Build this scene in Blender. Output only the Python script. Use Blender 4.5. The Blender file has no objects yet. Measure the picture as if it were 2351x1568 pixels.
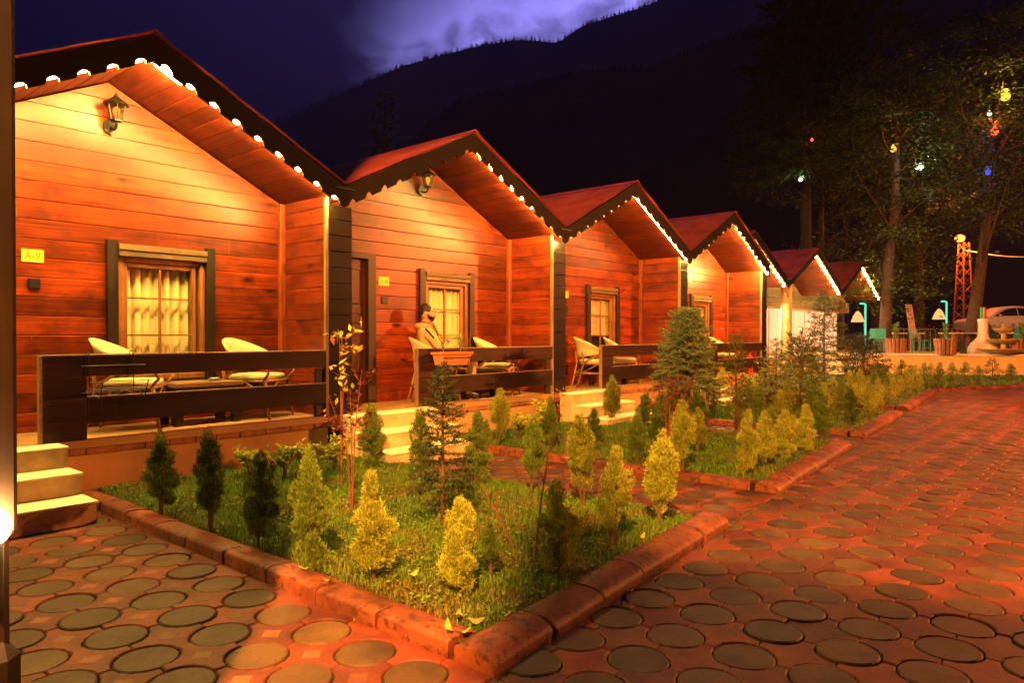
import bpy, bmesh, math, random
import numpy as np
from mathutils import Vector, Matrix, Quaternion
random.seed(7); rng = np.random.default_rng(7)
PI = math.pi
S = bpy.context.scene
C = S.collection
# ------------------------------------------------------------------ camera
EYE = 1.42
FX, FY = 0.7553, 0.6554            # view direction on the ground
FPX, CX, HY = 1650.0, 1175.0, 771.0
cam = bpy.data.objects.new('camera', bpy.data.cameras.new('camera'))
C.objects.link(cam); S.camera = cam
cam.location = (0, 0, EYE)
cam.rotation_euler = (math.radians(90 - 0.45), 0, -math.atan2(FX, FY))
cam.data.sensor_width = 36.0; cam.data.lens = FPX / 2350 * 36
cam.data.clip_start = 0.05; cam.data.clip_end = 14000
# ------------------------------------------------------------------ world: night sky with a break in the cloud
W = bpy.data.worlds.new('World'); S.world = W; W.use_nodes = True
wn, wl = W.node_tree.nodes, W.node_tree.links
wn.clear()
def wnode(t, **k):
    n = wn.new(t)
    for a, b in k.items(): setattr(n, a, b)
    return n
def wmath(op, a, b=None, c=None, clamp=False):
    n = wn.new('ShaderNodeMath'); n.operation = op; n.use_clamp = clamp
    for i, v in enumerate((a, b, c)):
        if v is None: continue
        if isinstance(v, (int, float)): n.inputs[i].default_value = v
        else: wl.new(v, n.inputs[i])
    return n.outputs[0]
def vdir(x, y):
    t = (x - CX) / FPX; u = (HY - y) / FPX
    return Vector((FX + FY * t, FY - FX * t, u)).normalized()
wtc = wnode('ShaderNodeTexCoord')
def wdot(v):
    n = wnode('ShaderNodeVectorMath', operation='DOT_PRODUCT'); wl.new(wtc.outputs['Generated'], n.inputs[0]); n.inputs[1].default_value = v
    return n.outputs['Value']
def wnoise(scale, detail, rough=.55, dist=0.0):
    n = wnode('ShaderNodeTexNoise'); wl.new(wtc.outputs['Generated'], n.inputs['Vector'])
    n.inputs['Scale'].default_value = scale; n.inputs['Detail'].default_value = detail
    n.inputs['Roughness'].default_value = rough; n.inputs['Distortion'].default_value = dist
    return n.outputs['Fac']
gn = vdir(830, 205).cross(vdir(1600, -15)).normalized()
if gn.z < 0: gn = -gn
n1 = wnoise(7.0, 7, .6, .6); n2 = wnoise(2.6, 5, .55, .3); n3 = wnoise(22, 5, .6, .4)
d = wdot(gn)                                   # height above the break's axis
dd = wmath('ADD', d, wmath('MULTIPLY', wmath('SUBTRACT', n1, .5), .23))
dd = wmath('ADD', dd, wmath('MULTIPLY', wmath('SUBTRACT', n3, .5), .06))
band = wmath('SUBTRACT', 1.0, wmath('DIVIDE', wmath('ABSOLUTE', wmath('SUBTRACT', dd, .032)), .082), clamp=True)
band = wmath('POWER', band, 1.15)
cen = wdot(vdir(1340, 25))
along = wmath('DIVIDE', wmath('SUBTRACT', wmath('ADD', cen, wmath('MULTIPLY', wmath('SUBTRACT', n1, .5), .05)), .950), .045, clamp=True)
along = wmath('MULTIPLY', wmath('MULTIPLY', along, along), wmath('SUBTRACT', 3.0, wmath('MULTIPLY', along, 2.0)))
band = wmath('MULTIPLY', band, along)
band = wmath('MULTIPLY', band, wmath('ADD', -.85, wmath('MULTIPLY', wmath('ADD', n1, wmath('MULTIPLY', n3, .7)), 2.1)), clamp=True)
wide = wmath('POWER', wmath('DIVIDE', wmath('SUBTRACT', wdot(vdir(1750, -650)), .60), .40, clamp=True), 1.6)  # broad blue glow centred above the frame, added to light the haze
def wmix(f, a, b):
    n = wnode('ShaderNodeMix', data_type='RGBA')
    if isinstance(f, (int, float)): n.inputs[0].default_value = f
    else: wl.new(f, n.inputs[0])
    for i, v in ((6, a), (7, b)):
        if isinstance(v, tuple): n.inputs[i].default_value = (*v, 1)
        else: wl.new(v, n.inputs[i])
    return n.outputs[2]
cloudy = wmix(n2, (.004, .002, .010), (.016, .007, .026))
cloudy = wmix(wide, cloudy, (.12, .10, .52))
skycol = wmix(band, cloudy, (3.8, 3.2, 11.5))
bg = wnode('ShaderNodeBackground'); bg.inputs['Strength'].default_value = 1.0
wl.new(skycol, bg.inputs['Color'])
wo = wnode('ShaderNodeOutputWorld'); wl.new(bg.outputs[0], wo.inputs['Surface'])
# ------------------------------------------------------------------ render settings and exposure
S.view_settings.view_transform = 'Standard'; S.view_settings.look = 'None'
S.view_settings.gamma = 1.0; S.view_settings.use_curve_mapping = False
S.view_settings.exposure = 0.0
S.cycles.use_denoising = True
try: S.cycles.denoiser = 'OPENIMAGEDENOISE'
except Exception: pass
S.cycles.use_light_tree = True
S.cycles.max_bounces = 4; S.cycles.diffuse_bounces = 2; S.cycles.glossy_bounces = 2
S.cycles.use_adaptive_sampling = True; S.cycles.adaptive_threshold = .05
S.cycles.transmission_bounces = 2; S.cycles.transparent_max_bounces = 6; S.cycles.volume_bounces = 0
S.cycles.light_sampling_threshold = .03; S.cycles.sample_clamp_indirect = 4.0; S.cycles.sample_clamp_direct = 0.0
S.cycles.caustics_reflective = False; S.cycles.caustics_refractive = False
# lamp strengths (the lamps themselves are built with their posts below)
BULB = 2300.0
BULBC = (1.0, .59, .13)
L1 = dict(pos=(-1.95, -0.93, 5.9), e=19000, col=(1, .39, .075))     # sodium lamp beyond the added shade walls
L2 = dict(pos=(16.5, -2.6, 4.6), e=9500, col=(1, .25, .05))       # sodium lamp beside the road
# ------------------------------------------------------------------ picture helpers: photograph pixel -> place on the ground
def gp(x, y, z=0.0):
    Z = FPX * (EYE - z) / (y - HY); t = (x - CX) / FPX
    return Vector((Z * (FX + FY * t), Z * (FY - FX * t), z))
def at(x, Z, z=0.0):
    t = (x - CX) / FPX
    return Vector((Z * (FX + FY * t), Z * (FY - FX * t), z))
def zz(y, Z): return EYE + (HY - y) / FPX * Z
def depth(p): return p[0] * FX + p[1] * FY
# ------------------------------------------------------------------ materials
MATS = {}
def nodes_of(name):
    m = bpy.data.materials.new(name); m.use_nodes = True
    nt = m.node_tree; b = nt.nodes['Principled BSDF']
    MATS[name] = m
    return m, nt, b
def add(nt, t, **k):
    n = nt.nodes.new(t)
    for a, b in k.items(): setattr(n, a, b)
    return n
def mapped(nt, scale=(1, 1, 1), rnd=True, coord='Object'):
    tc = add(nt, 'ShaderNodeTexCoord'); mp = add(nt, 'ShaderNodeMapping'); mp.inputs['Scale'].default_value = scale
    src = tc.outputs[coord]
    if rnd:
        oi = add(nt, 'ShaderNodeObjectInfo'); mu = add(nt, 'ShaderNodeMath', operation='MULTIPLY'); mu.inputs[1].default_value = 37.0
        nt.links.new(oi.outputs['Random'], mu.inputs[0])
        ad = add(nt, 'ShaderNodeVectorMath', operation='ADD'); nt.links.new(src, ad.inputs[0]); nt.links.new(mu.outputs[0], ad.inputs[1])
        src = ad.outputs[0]
    nt.links.new(src, mp.inputs['Vector'])
    return mp.outputs[0]
def noise(nt, vec, scale, detail=4, rough=.55, dist=0):
    n = add(nt, 'ShaderNodeTexNoise'); nt.links.new(vec, n.inputs['Vector'])
    n.inputs['Scale'].default_value = scale; n.inputs['Detail'].default_value = detail
    n.inputs['Roughness'].default_value = rough; n.inputs['Distortion'].default_value = dist
    return n.outputs['Fac']
def ramp(nt, fac, stops):
    r = add(nt, 'ShaderNodeValToRGB'); nt.links.new(fac, r.inputs[0])
    el = r.color_ramp.elements
    while len(el) < len(stops): el.new(.5)
    for e, (p, c) in zip(el, stops):
        e.position = p; e.color = (*c, 1) if len(c) == 3 else c
    return r.outputs[0]
def mixc(nt, f, a, b, blend='MIX'):
    n = add(nt, 'ShaderNodeMix', data_type='RGBA', blend_type=blend)
    if isinstance(f, (int, float)): n.inputs[0].default_value = f
    else: nt.links.new(f, n.inputs[0])
    for i, v in ((6, a), (7, b)):
        if isinstance(v, tuple): n.inputs[i].default_value = (*v[:3], 1)
        else: nt.links.new(v, n.inputs[i])
    return n.outputs[2]
def bump(nt, b, h, strength=.2, dist=.01):
    n = add(nt, 'ShaderNodeBump'); n.inputs['Strength'].default_value = strength; n.inputs['Distance'].default_value = dist
    nt.links.new(h, n.inputs['Height']); nt.links.new(n.outputs[0], b.inputs['Normal'])
def plain(name, col, rough=.6, metal=0.0, var=.25, scale=6.0, spec=.4, bmp=.15, bd=.004):
    m, nt, b = nodes_of(name)
    v = mapped(nt)
    f = noise(nt, v, scale, 5)
    dk = tuple(c * (1 - var) for c in col); lt = tuple(min(1, c * (1 + var)) for c in col)
    nt.links.new(ramp(nt, f, [(.3, dk), (.7, lt)]), b.inputs['Base Color'])
    b.inputs['Roughness'].default_value = rough; b.inputs['Metallic'].default_value = metal
    b.inputs['Specular IOR Level'].default_value = spec
    if bmp: bump(nt, b, noise(nt, v, scale * 6, 4), bmp, bd)
    return m
def wood(name, dark, light, axis=0, rough=.4, knots=True, spec=.5, rv=.45, scratch=False, coat=0.0):
    m, nt, b = nodes_of(name)
    sc = [9, 9, 9]; sc[axis] = .55
    v = mapped(nt, tuple(sc))
    g1 = noise(nt, v, 1.6, 4, .62, .9)
    col = ramp(nt, g1, [(.28, dark), (.5, tuple((a + c) / 2 for a, c in zip(dark, light))), (.72, light)])
    sc2 = [38, 38, 38]; sc2[axis] = .9
    g2 = noise(nt, mapped(nt, tuple(sc2)), 2.0, 2)
    col = mixc(nt, .42, col, ramp(nt, g2, [(.3, tuple(c * .55 for c in dark)), (.65, light)]), 'MIX')
    # blotchy stain
    blot = noise(nt, mapped(nt, (1, 1, 1)), 3.2, 3, .6, .3)
    col = mixc(nt, ramp(nt, blot, [(.45, (0, 0, 0)), (.72, (.72, .72, .72))]), col, tuple(c * .55 for c in dark))
    if knots:
        sk = [4.2, 4.2, 4.2]; sk[axis] = 1.7
        vo = add(nt, 'ShaderNodeTexVoronoi'); nt.links.new(mapped(nt, tuple(sk)), vo.inputs['Vector']); vo.inputs['Scale'].default_value = 1.0
        kf = ramp(nt, vo.outputs['Distance'], [(.05, (1, 1, 1)), (.17, (0, 0, 0))])
        col = mixc(nt, kf, col, tuple(c * .28 for c in dark))
    if scratch:
        ss = [60, 60, 60]; ss[2] = 2.2
        sf = ramp(nt, noise(nt, mapped(nt, tuple(ss)), 1.0, 2, .4), [(.74, (0, 0, 0)), (.78, (.5, .5, .5))])
        col = mixc(nt, sf, col, tuple(min(1, c * 1.9 + .05) for c in light))
    oi = add(nt, 'ShaderNodeObjectInfo')
    mr = add(nt, 'ShaderNodeMapRange'); nt.links.new(oi.outputs['Random'], mr.inputs[0]); mr.inputs[3].default_value = 1 - rv; mr.inputs[4].default_value = 1.0 + rv * .35
    hs = add(nt, 'ShaderNodeHueSaturation'); nt.links.new(mr.outputs[0], hs.inputs['Value']); nt.links.new(col, hs.inputs['Color'])
    nt.links.new(hs.outputs[0], b.inputs['Base Color'])
    rr = add(nt, 'ShaderNodeMapRange'); nt.links.new(g1, rr.inputs[0]); rr.inputs[3].default_value = rough - .1; rr.inputs[4].default_value = rough + .16
    nt.links.new(rr.outputs[0], b.inputs['Roughness'])
    b.inputs['Specular IOR Level'].default_value = spec
    if coat: b.inputs['Coat Weight'].default_value = coat; b.inputs['Coat Roughness'].default_value = .3
    bump(nt, b, g2, .18, .003)
    return m
def leaf(name, a, b_, trans=.25, rough=.55, scale=5, dry=None):
    m, nt, b = nodes_of(name)
    f = noise(nt, mapped(nt, (1, 1, 1)), scale, 3)
    oi = add(nt, 'ShaderNodeObjectInfo')
    geo = add(nt, 'ShaderNodeNewGeometry')
    f2 = add(nt, 'ShaderNodeMath', operation='ADD'); nt.links.new(f, f2.inputs[0])
    mu = add(nt, 'ShaderNodeMath', operation='MULTIPLY_ADD'); nt.links.new(geo.outputs['Random Per Island'], mu.inputs[0]); mu.inputs[1].default_value = .5; mu.inputs[2].default_value = -.25
    nt.links.new(mu.outputs[0], f2.inputs[1])
    f3 = add(nt, 'ShaderNodeMath', operation='ADD'); nt.links.new(f2.outputs[0], f3.inputs[0])
    mu2 = add(nt, 'ShaderNodeMath', operation='MULTIPLY_ADD'); nt.links.new(oi.outputs['Random'], mu2.inputs[0]); mu2.inputs[1].default_value = .3; mu2.inputs[2].default_value = -.15
    nt.links.new(mu2.outputs[0], f3.inputs[1])
    col = ramp(nt, f3.outputs[0], [(.2, a), (.8, b_)])
    if dry: col = mixc(nt, ramp(nt, noise(nt, mapped(nt, (1, 1, 1)), 2.6, 4, .65), [(.46, (0, 0, 0)), (.66, (.8, .8, .8))]), col, dry)
    nt.links.new(col, b.inputs['Base Color']); b.inputs['Roughness'].default_value = rough
    b.inputs['Specular IOR Level'].default_value = .25
    if trans:
        tr = add(nt, 'ShaderNodeBsdfTranslucent'); nt.links.new(col, tr.inputs['Color'])
        mx = add(nt, 'ShaderNodeMixShader'); mx.inputs[0].default_value = trans
        nt.links.new(b.outputs[0], mx.inputs[1]); nt.links.new(tr.outputs[0], mx.inputs[2])
        nt.links.new(mx.outputs[0], nt.nodes['Material Output'].inputs['Surface'])
    return m
def glow(name, col, strength):
    m = bpy.data.materials.new(name); m.use_nodes = True; nt = m.node_tree; nt.nodes.clear()
    e = nt.nodes.new('ShaderNodeEmission'); e.inputs[0].default_value = (*col, 1); e.inputs[1].default_value = strength
    o = nt.nodes.new('ShaderNodeOutputMaterial'); nt.links.new(e.outputs[0], o.inputs[0]); MATS[name] = m
    return m
def glass(name, tint=(.9, .9, .85), alpha=.16, rough=.03):
    m = bpy.data.materials.new(name); m.use_nodes = True; nt = m.node_tree; nt.nodes.clear()
    g = nt.nodes.new('ShaderNodeBsdfGlossy'); g.inputs['Roughness'].default_value = rough
    t = nt.nodes.new('ShaderNodeBsdfTransparent'); t.inputs[0].default_value = (*tint, 1)
    fr = nt.nodes.new('ShaderNodeLayerWeight'); fr.inputs[0].default_value = .5
    pw_ = nt.nodes.new('ShaderNodeMath'); pw_.operation = 'POWER'; pw_.inputs[1].default_value = 4.0; nt.links.new(fr.outputs['Facing'], pw_.inputs[0])
    ad = nt.nodes.new('ShaderNodeMath'); ad.operation = 'MULTIPLY_ADD'; ad.inputs[1].default_value = .7; ad.inputs[2].default_value = .02 + alpha * .25
    nt.links.new(pw_.outputs[0], ad.inputs[0])
    mx = nt.nodes.new('ShaderNodeMixShader'); nt.links.new(ad.outputs[0], mx.inputs[0]); nt.links.new(t.outputs[0], mx.inputs[1]); nt.links.new(g.outputs[0], mx.inputs[2])
    o = nt.nodes.new('ShaderNodeOutputMaterial'); nt.links.new(mx.outputs[0], o.inputs[0]); MATS[name] = m
    return m
RED_D, RED_L = (.055, .0035, .001), (.42, .062, .005)
wood('wall_wood', RED_D, RED_L, 0, .34, spec=.36, scratch=True, coat=.10)
wood('wall_wood_side', RED_D, (.38, .055, .006), 1, .42, spec=.5)
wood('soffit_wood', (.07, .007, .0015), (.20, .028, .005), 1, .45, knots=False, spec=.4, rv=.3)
wood('post_wood', (.20, .03, .008), (.50, .11, .025), 2, .42)
wood('dark_stain', (.003, .0014, .0008), (.010, .004, .0018), 0, .45, knots=False, spec=.22)
wood('dark_stain_v', (.010, .005, .003), (.045, .020, .009), 2, .42, knots=False, spec=.45)
wood('fascia_wood', (.004, .0025, .0018), (.010, .005, .003), 0, .6, knots=False, spec=.15)
wood('rail_wood', (.014, .0045, .0025), (.055, .016, .006), 0, .40, knots=False, spec=.3, scratch=True)
wood('rail_cap', (.20, .11, .04), (.42, .25, .10), 0, .4, knots=False)
wood('trim_gold', (.25, .15, .05), (.55, .36, .13), 2, .5, knots=False)
wood('head_wood', (.09, .05, .02), (.26, .15, .055), 0, .5, knots=False)
wood('frame_wood', (.22, .075, .02), (.46, .18, .05), 2, .35, knots=False, spec=.5)
wood('door_wood', (.10, .018, .007), (.26, .055, .016), 2, .38, spec=.5)
wood('pale_wood', (.26, .17, .07), (.46, .33, .15), 0, .5)
wood('log_wood', (.50, .38, .16), (.85, .70, .36), 2, .5)
wood('post_old', (.003, .0012, .0006), (.022, .008, .003), 2, .6, spec=.15)
wood('table_wood', (.012, .006, .004), (.04, .017, .01), 0, .35, knots=False)
wood('bamboo', (.34, .14, .04), (.62, .33, .11), 2, .4, knots=False)
wood('planter_wood', (.28, .09, .03), (.50, .2, .07), 2, .6)
plain('floor_tile', (.46, .27, .12), .42, var=.18, scale=3)
plain('plaster', (.62, .36, .15), .8, var=.22, scale=2.2, bmp=.25, bd=.01)
plain('edge_stone', (.36, .15, .07), .7, var=.45, scale=8, bmp=.5, bd=.01)
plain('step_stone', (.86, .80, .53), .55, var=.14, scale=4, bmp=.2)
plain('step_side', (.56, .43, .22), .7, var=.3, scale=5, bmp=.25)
plain('roof_sheet', (.28, .05, .03), .5, var=.4, scale=2.0, bmp=.1)
plain('black_metal', (.012, .011, .010), .35, .3, var=.2)
plain('switch_black', (.015, .013, .012), .4, 0, var=.1, bmp=0)
plain('plate_yellow', (.78, .56, .06), .35, var=.06, bmp=0)
plain('plate_letter', (.50, .30, .02), .45, var=.05, bmp=0)
plain('brass', (.55, .36, .12), .3, .9, var=.1, bmp=0)
plain('cream_wicker', (.80, .70, .40), .55, var=.06, scale=40, bmp=.3)
plain('cream_cushion', (.80, .68, .40), .8, var=.06, scale=10)
plain('curtain', (.84, .70, .36), .85, var=.08, scale=6, bmp=.1)
plain('blind', (.66, .52, .27), .85, var=.1, scale=8, bmp=.1)
plain('room_dark', (.02, .012, .008), .9, var=.3, bmp=0)
plain('soil', (.045, .026, .012), .95, var=.5, scale=9, bmp=.6, bd=.03)
plain('terracotta', (.52, .17, .06), .65, var=.15, scale=8)
plain('white_plaster', (.72, .60, .44), .75, var=.12, scale=3)
plain('yellow_plaster', (.66, .42, .13), .8, var=.15, scale=2)
plain('gold_stone', (.40, .24, .06), .5, var=.3, scale=8)
plain('pink_frame', (.62, .35, .26), .5, var=.1, bmp=0)
plain('green_plastic', (.02, .22, .15), .4, var=.1, bmp=0)
plain('tin', (.5, .5, .48), .3, .9, var=.1, bmp=0)
plain('rust', (.30, .12, .05), .6, .3, var=.3)
plain('red_metal', (.55, .03, .02), .35, var=.1, bmp=0)
plain('bark', (.12, .07, .04), .85, var=.5, scale=14, bmp=.8, bd=.02)
plain('bark_pale', (.10, .058, .035), .85, var=.45, scale=11, bmp=.8, bd=.02)
plain('twig_red', (.16, .045, .025), .7, var=.3, bmp=0)
plain('twig_brown', (.10, .055, .03), .8, var=.3, bmp=0)
plain('forest_dark', (.012, .016, .014), 1, var=.5, scale=.05, bmp=0, spec=0)
plain('earth', (.05, .045, .03), 1, var=.4, scale=.4, bmp=.3)
plain('asphalt', (.05, .045, .042), .9, var=.3, scale=5)
leaf('cypress_gold', (.12, .135, .014), (.50, .56, .07), .25)
leaf('cypress_green', (.04, .075, .011), (.19, .28, .04), .2)
leaf('fir_dark', (.012, .026, .010), (.055, .085, .026), .12)
leaf('fir_blue', (.12, .19, .085), (.42, .55, .24), .22)
leaf('fir_mid', (.035, .07, .020), (.14, .20, .05), .15)
leaf('red_leaf', (.05, .008, .008), (.19, .025, .015), .25, .4)
leaf('orange_leaf', (.34, .10, .022), (.62, .36, .06), .3, .4)
leaf('lime_leaf', (.26, .32, .03), (.62, .64, .09), .3, .45)
leaf('grass_blade', (.03, .105, .006), (.15, .30, .022), .3, .5, dry=(.20, .125, .03))
leaf('clover', (.08, .16, .02), (.24, .34, .05), .3, .5)
leaf('dry_leaf', (.34, .24, .05), (.55, .45, .10), .2, .6)
leaf('tree_leaf', (.05, .09, .02), (.18, .24, .05), .35, .45)
leaf('plant_leaf', (.15, .26, .04), (.42, .5, .1), .3, .45)
glow('bulb_glow', BULBC, BULB)
glow('far_bulb_glow', BULBC, 520)
glow('tube_glow', (1, .58, .14), 110)
glow('lamp_bulb', (1, .62, .10), 1.3)
glow('sodium_glow', (1, .26, .04), 5)
glow('post_lamp_glow', (1, .60, .20), 800)
glow('neon_green', (.13, 1.0, .60), 1.15)
glow('neon_lamp', (1, .55, .18), 1.1)
glow('room_glow', (1, .78, .5), 8)
glow('red_glow', (1, .10, .02), 3.0); glow('amber_glow', (1, .36, .04), 3.0)
glow('blue_glow', (.05, .08, 1), 1.6); glow('white_glow', (1, .95, .7), 2)
glass('pane_glass', (.97, .97, .95), .06); glass('lantern_glass', (.8, .6, .35), .4, .1); glass('car_glass', (.05, .05, .06), .5, .05)
# pavers
def paver_mat(name, dark, light, motif=None, lo=.60, hi=.68):
    m, nt, b = nodes_of(name)
    v = mapped(nt)
    f = noise(nt, v, 5, 5, .6)
    col = ramp(nt, f, [(.3, dark), (.7, light)])
    sp = ramp(nt, noise(nt, v, motif or 55, 3, .6), [(lo, (0, 0, 0)), (hi, (.75, .75, .75))])
    col = mixc(nt, sp, col, tuple(c * .4 for c in dark))
    st = ramp(nt, noise(nt, mapped(nt, coord='Generated') if False else v, 1.3, 3), [(.5, (0, 0, 0)), (.8, (.6, .6, .6))])
    col = mixc(nt, st, col, tuple(c * .55 for c in dark))
    oi = add(nt, 'ShaderNodeObjectInfo'); geo = add(nt, 'ShaderNodeNewGeometry')
    s = add(nt, 'ShaderNodeMath', operation='ADD'); nt.links.new(oi.outputs['Random'], s.inputs[0]); nt.links.new(geo.outputs['Random Per Island'], s.inputs[1])
    fr = add(nt, 'ShaderNodeMath', operation='FRACT'); nt.links.new(s.outputs[0], fr.inputs[0])
    mr = add(nt, 'ShaderNodeMapRange'); nt.links.new(fr.outputs[0], mr.inputs[0]); mr.inputs[3].default_value = .55; mr.inputs[4].default_value = 1.35
    hs = add(nt, 'ShaderNodeHueSaturation'); nt.links.new(mr.outputs[0], hs.inputs['Value']); nt.links.new(col, hs.inputs['Color'])
    nt.links.new(hs.outputs[0], b.inputs['Base Color'])
    b.inputs['Roughness'].default_value = .62; b.inputs['Specular IOR Level'].default_value = .35
    bump(nt, b, noise(nt, v, 45, 5, .65), .35, .004)
    return m
paver_mat('disc_stone', (.036, .017, .0065), (.098, .051, .018))
paver_mat('red_stone', (.065, .009, .0035), (.18, .033, .011))
paver_mat('motif_stone', (.15, .042, .020), (.24, .08, .038))
paver_mat('kerb_concrete', (.075, .018, .007), (.23, .062, .022), 22, .53, .60)
plain('joint_dirt', (.022, .015, .010), .95, var=.5, scale=12, bmp=.5)
# ------------------------------------------------------------------ mesh helpers
class MB:
    def __init__(s): s.v = []; s.f = []; s.m = []; s.mats = []; s.smooth = False
    def mi(s, mat):
        if mat is None: return 0
        if mat not in s.mats: s.mats.append(mat)
        return s.mats.index(mat)
    def poly(s, pts, faces, mat=None):
        o = len(s.v); s.v.extend([tuple(p) for p in pts]); k = s.mi(mat)
        for f in faces: s.f.append(tuple(i + o for i in f)); s.m.append(k)
        return s
    def box(s, x0, x1, y0, y1, z0, z1, mat=None):
        p = [(x0, y0, z0), (x1, y0, z0), (x1, y1, z0), (x0, y1, z0), (x0, y0, z1), (x1, y0, z1), (x1, y1, z1), (x0, y1, z1)]
        return s.poly(p, [(3, 2, 1, 0), (4, 5, 6, 7), (0, 1, 5, 4), (1, 2, 6, 5), (2, 3, 7, 6), (3, 0, 4, 7)], mat)
    def bbox(s, x0, x1, y0, y1, z0, z1, b=.006, mat=None):
        """box with chamfered edges"""
        bm = bmesh.new(); bmesh.ops.create_cube(bm, size=1)
        for v in bm.verts: v.co = Vector(((x0 + x1) / 2 + v.co.x * (x1 - x0), (y0 + y1) / 2 + v.co.y * (y1 - y0), (z0 + z1) / 2 + v.co.z * (z1 - z0)))
        bmesh.ops.bevel(bm, geom=bm.edges[:], offset=b, segments=1, affect='EDGES', profile=.5)
        bm.verts.index_update()
        s.poly([v.co[:] for v in bm.verts], [tuple(v.index for v in f.verts) for f in bm.faces], mat); bm.free(); return s
    def tube(s, pts, radii, n=8, mat=None, cap=True):
        pts = [Vector(p) for p in pts]
        if isinstance(radii, (int, float)): radii = [radii] * len(pts)
        o = len(s.v); k = s.mi(mat); prev = None
        for i, p in enumerate(pts):
            d = (pts[min(i + 1, len(pts) - 1)] - pts[max(i - 1, 0)])
            if d.length < 1e-9: d = Vector((0, 0, 1))
            d.normalize()
            if prev is None: u = d.orthogonal().normalized()
            else:
                u = prev - d * prev.dot(d)
                u = u.normalized() if u.length > 1e-6 else d.orthogonal().normalized()
            prev = u; w = d.cross(u)
            for j in range(n):
                a = 2 * PI * j / n
                s.v.append(tuple(p + (u * math.cos(a) + w * math.sin(a)) * radii[i]))
        for i in range(len(pts) - 1):
            for j in range(n):
                a, b = o + i * n + j, o + i * n + (j + 1) % n
                s.f.append((a, b, b + n, a + n)); s.m.append(k)
        if cap:
            s.f.append(tuple(o + j for j in range(n))[::-1]); s.m.append(k)
            e = o + (len(pts) - 1) * n; s.f.append(tuple(e + j for j in range(n))); s.m.append(k)
        return s
    def lathe(s, prof, n=20, cx=0, cy=0, mat=None):
        o = len(s.v); k = s.mi(mat)
        for r, z in prof:
            for j in range(n):
                a = 2 * PI * j / n; s.v.append((cx + r * math.cos(a), cy + r * math.sin(a), z))
        for i in range(len(prof) - 1):
            for j in range(n):
                a, b = o + i * n + j, o + i * n + (j + 1) % n
                s.f.append((a, b, b + n, a + n)); s.m.append(k)
        if prof[0][0] > 1e-4: s.f.append(tuple(o + j for j in range(n))[::-1]); s.m.append(k)
        if prof[-1][0] > 1e-4:
            e = o + (len(prof) - 1) * n; s.f.append(tuple(e + j for j in range(n))); s.m.append(k)
        return s
    def prism(s, poly, y0, y1, mat=None):
        """polygon in x,z extruded along y"""
        n = len(poly)
        pts = [(x, y0, z) for x, z in poly] + [(x, y1, z) for x, z in poly]
        return s.poly(pts, [tuple(range(n)), tuple(range(2 * n - 1, n - 1, -1))] + [(i, i + n, (i + 1) % n + n, (i + 1) % n) for i in range(n)], mat)
    def sphere(s, c, r, n=10, m=7, mat=None, sc=(1, 1, 1)):
        prof = [(max(1e-5, math.sin(PI * i / m)) * r, -math.cos(PI * i / m) * r) for i in range(m + 1)]
        o = len(s.v); s.lathe(prof, n, mat=mat)
        for i in range(o, len(s.v)):
            x, y, z = s.v[i]; s.v[i] = (x * sc[0] + c[0], y * sc[1] + c[1], z * sc[2] + c[2])
        return s
    def mesh(s, name, mat=None, smooth=None):
        me = bpy.data.meshes.new(name); me.from_pydata(s.v, [], s.f)
        names = s.mats if s.mats else ([mat] if mat else [])
        for k in names: me.materials.append(MATS[k])
        if len(names) > 1: me.polygons.foreach_set('material_index', s.m)
        if smooth if smooth is not None else s.smooth: me.polygons.foreach_set('use_smooth', [True] * len(me.polygons))
        bm = bmesh.new(); bm.from_mesh(me); bmesh.ops.recalc_face_normals(bm, faces=bm.faces[:]); bm.to_mesh(me); bm.free()
        me.update(); return me
    def build(s, name, mat=None, parent=None, loc=None, smooth=None):
        return obj(name, s.mesh(name, mat, smooth), parent, loc)
def obj(name, me, parent=None, loc=None, rot=None):
    o = bpy.data.objects.new(name, me); C.objects.link(o)
    if parent: o.parent = parent
    if loc is not None: o.location = loc
    if rot is not None: o.rotation_euler = rot
    return o
def tag(o, label, cat, group=None):
    o['label'] = label; o['category'] = cat
    if group: o['group'] = group
    return o
def thing(name, label, cat, loc=(0, 0, 0), rz=0, group=None):
    o = bpy.data.objects.new(name, None); C.objects.link(o); o.location = loc; o.rotation_euler = (0, 0, rz); o.empty_display_size = .2
    return tag(o, label, cat, group)
def struct(o): o['kind'] = 'structure'; return o
def stuff(o): o['kind'] = 'stuff'; return o
KIDS = {}
def copy_tree(o, parent=None):
    c = o.copy(); C.objects.link(c); c.parent = parent
    for ch in o.children: copy_tree(ch, c)
    return c
def np_mesh(name, verts, faces, mat, smooth=False):
    """verts (n,3), faces (m,k)"""
    verts = np.asarray(verts, dtype=np.float32); faces = np.asarray(faces, dtype=np.int32)
    me = bpy.data.meshes.new(name); m, k = faces.shape
    me.vertices.add(len(verts)); me.vertices.foreach_set('co', verts.ravel())
    me.loops.add(m * k); me.loops.foreach_set('vertex_index', faces.ravel())
    me.polygons.add(m); me.polygons.foreach_set('loop_start', np.arange(0, m * k, k, dtype=np.int32))
    try: me.polygons.foreach_set('loop_total', np.full(m, k, dtype=np.int32))
    except Exception: pass
    me.materials.append(MATS[mat]); me.update(calc_edges=True); me.validate()
    return me
def rhombs(base, d, side, length, width):
    """leaf-like rhombs: base points, direction, side vectors -> verts, faces"""
    n = len(base); L = np.asarray(length).reshape(-1, 1); Wd = np.asarray(width).reshape(-1, 1)
    mid = base + d * L * .45
    v = np.stack([base, mid + side * Wd * .5, base + d * L, mid - side * Wd * .5], 1).reshape(-1, 3)
    f = np.arange(4 * n).reshape(n, 4)
    return v, f
def unit(a): return a / np.maximum(np.linalg.norm(a, axis=1, keepdims=True), 1e-9)
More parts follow.
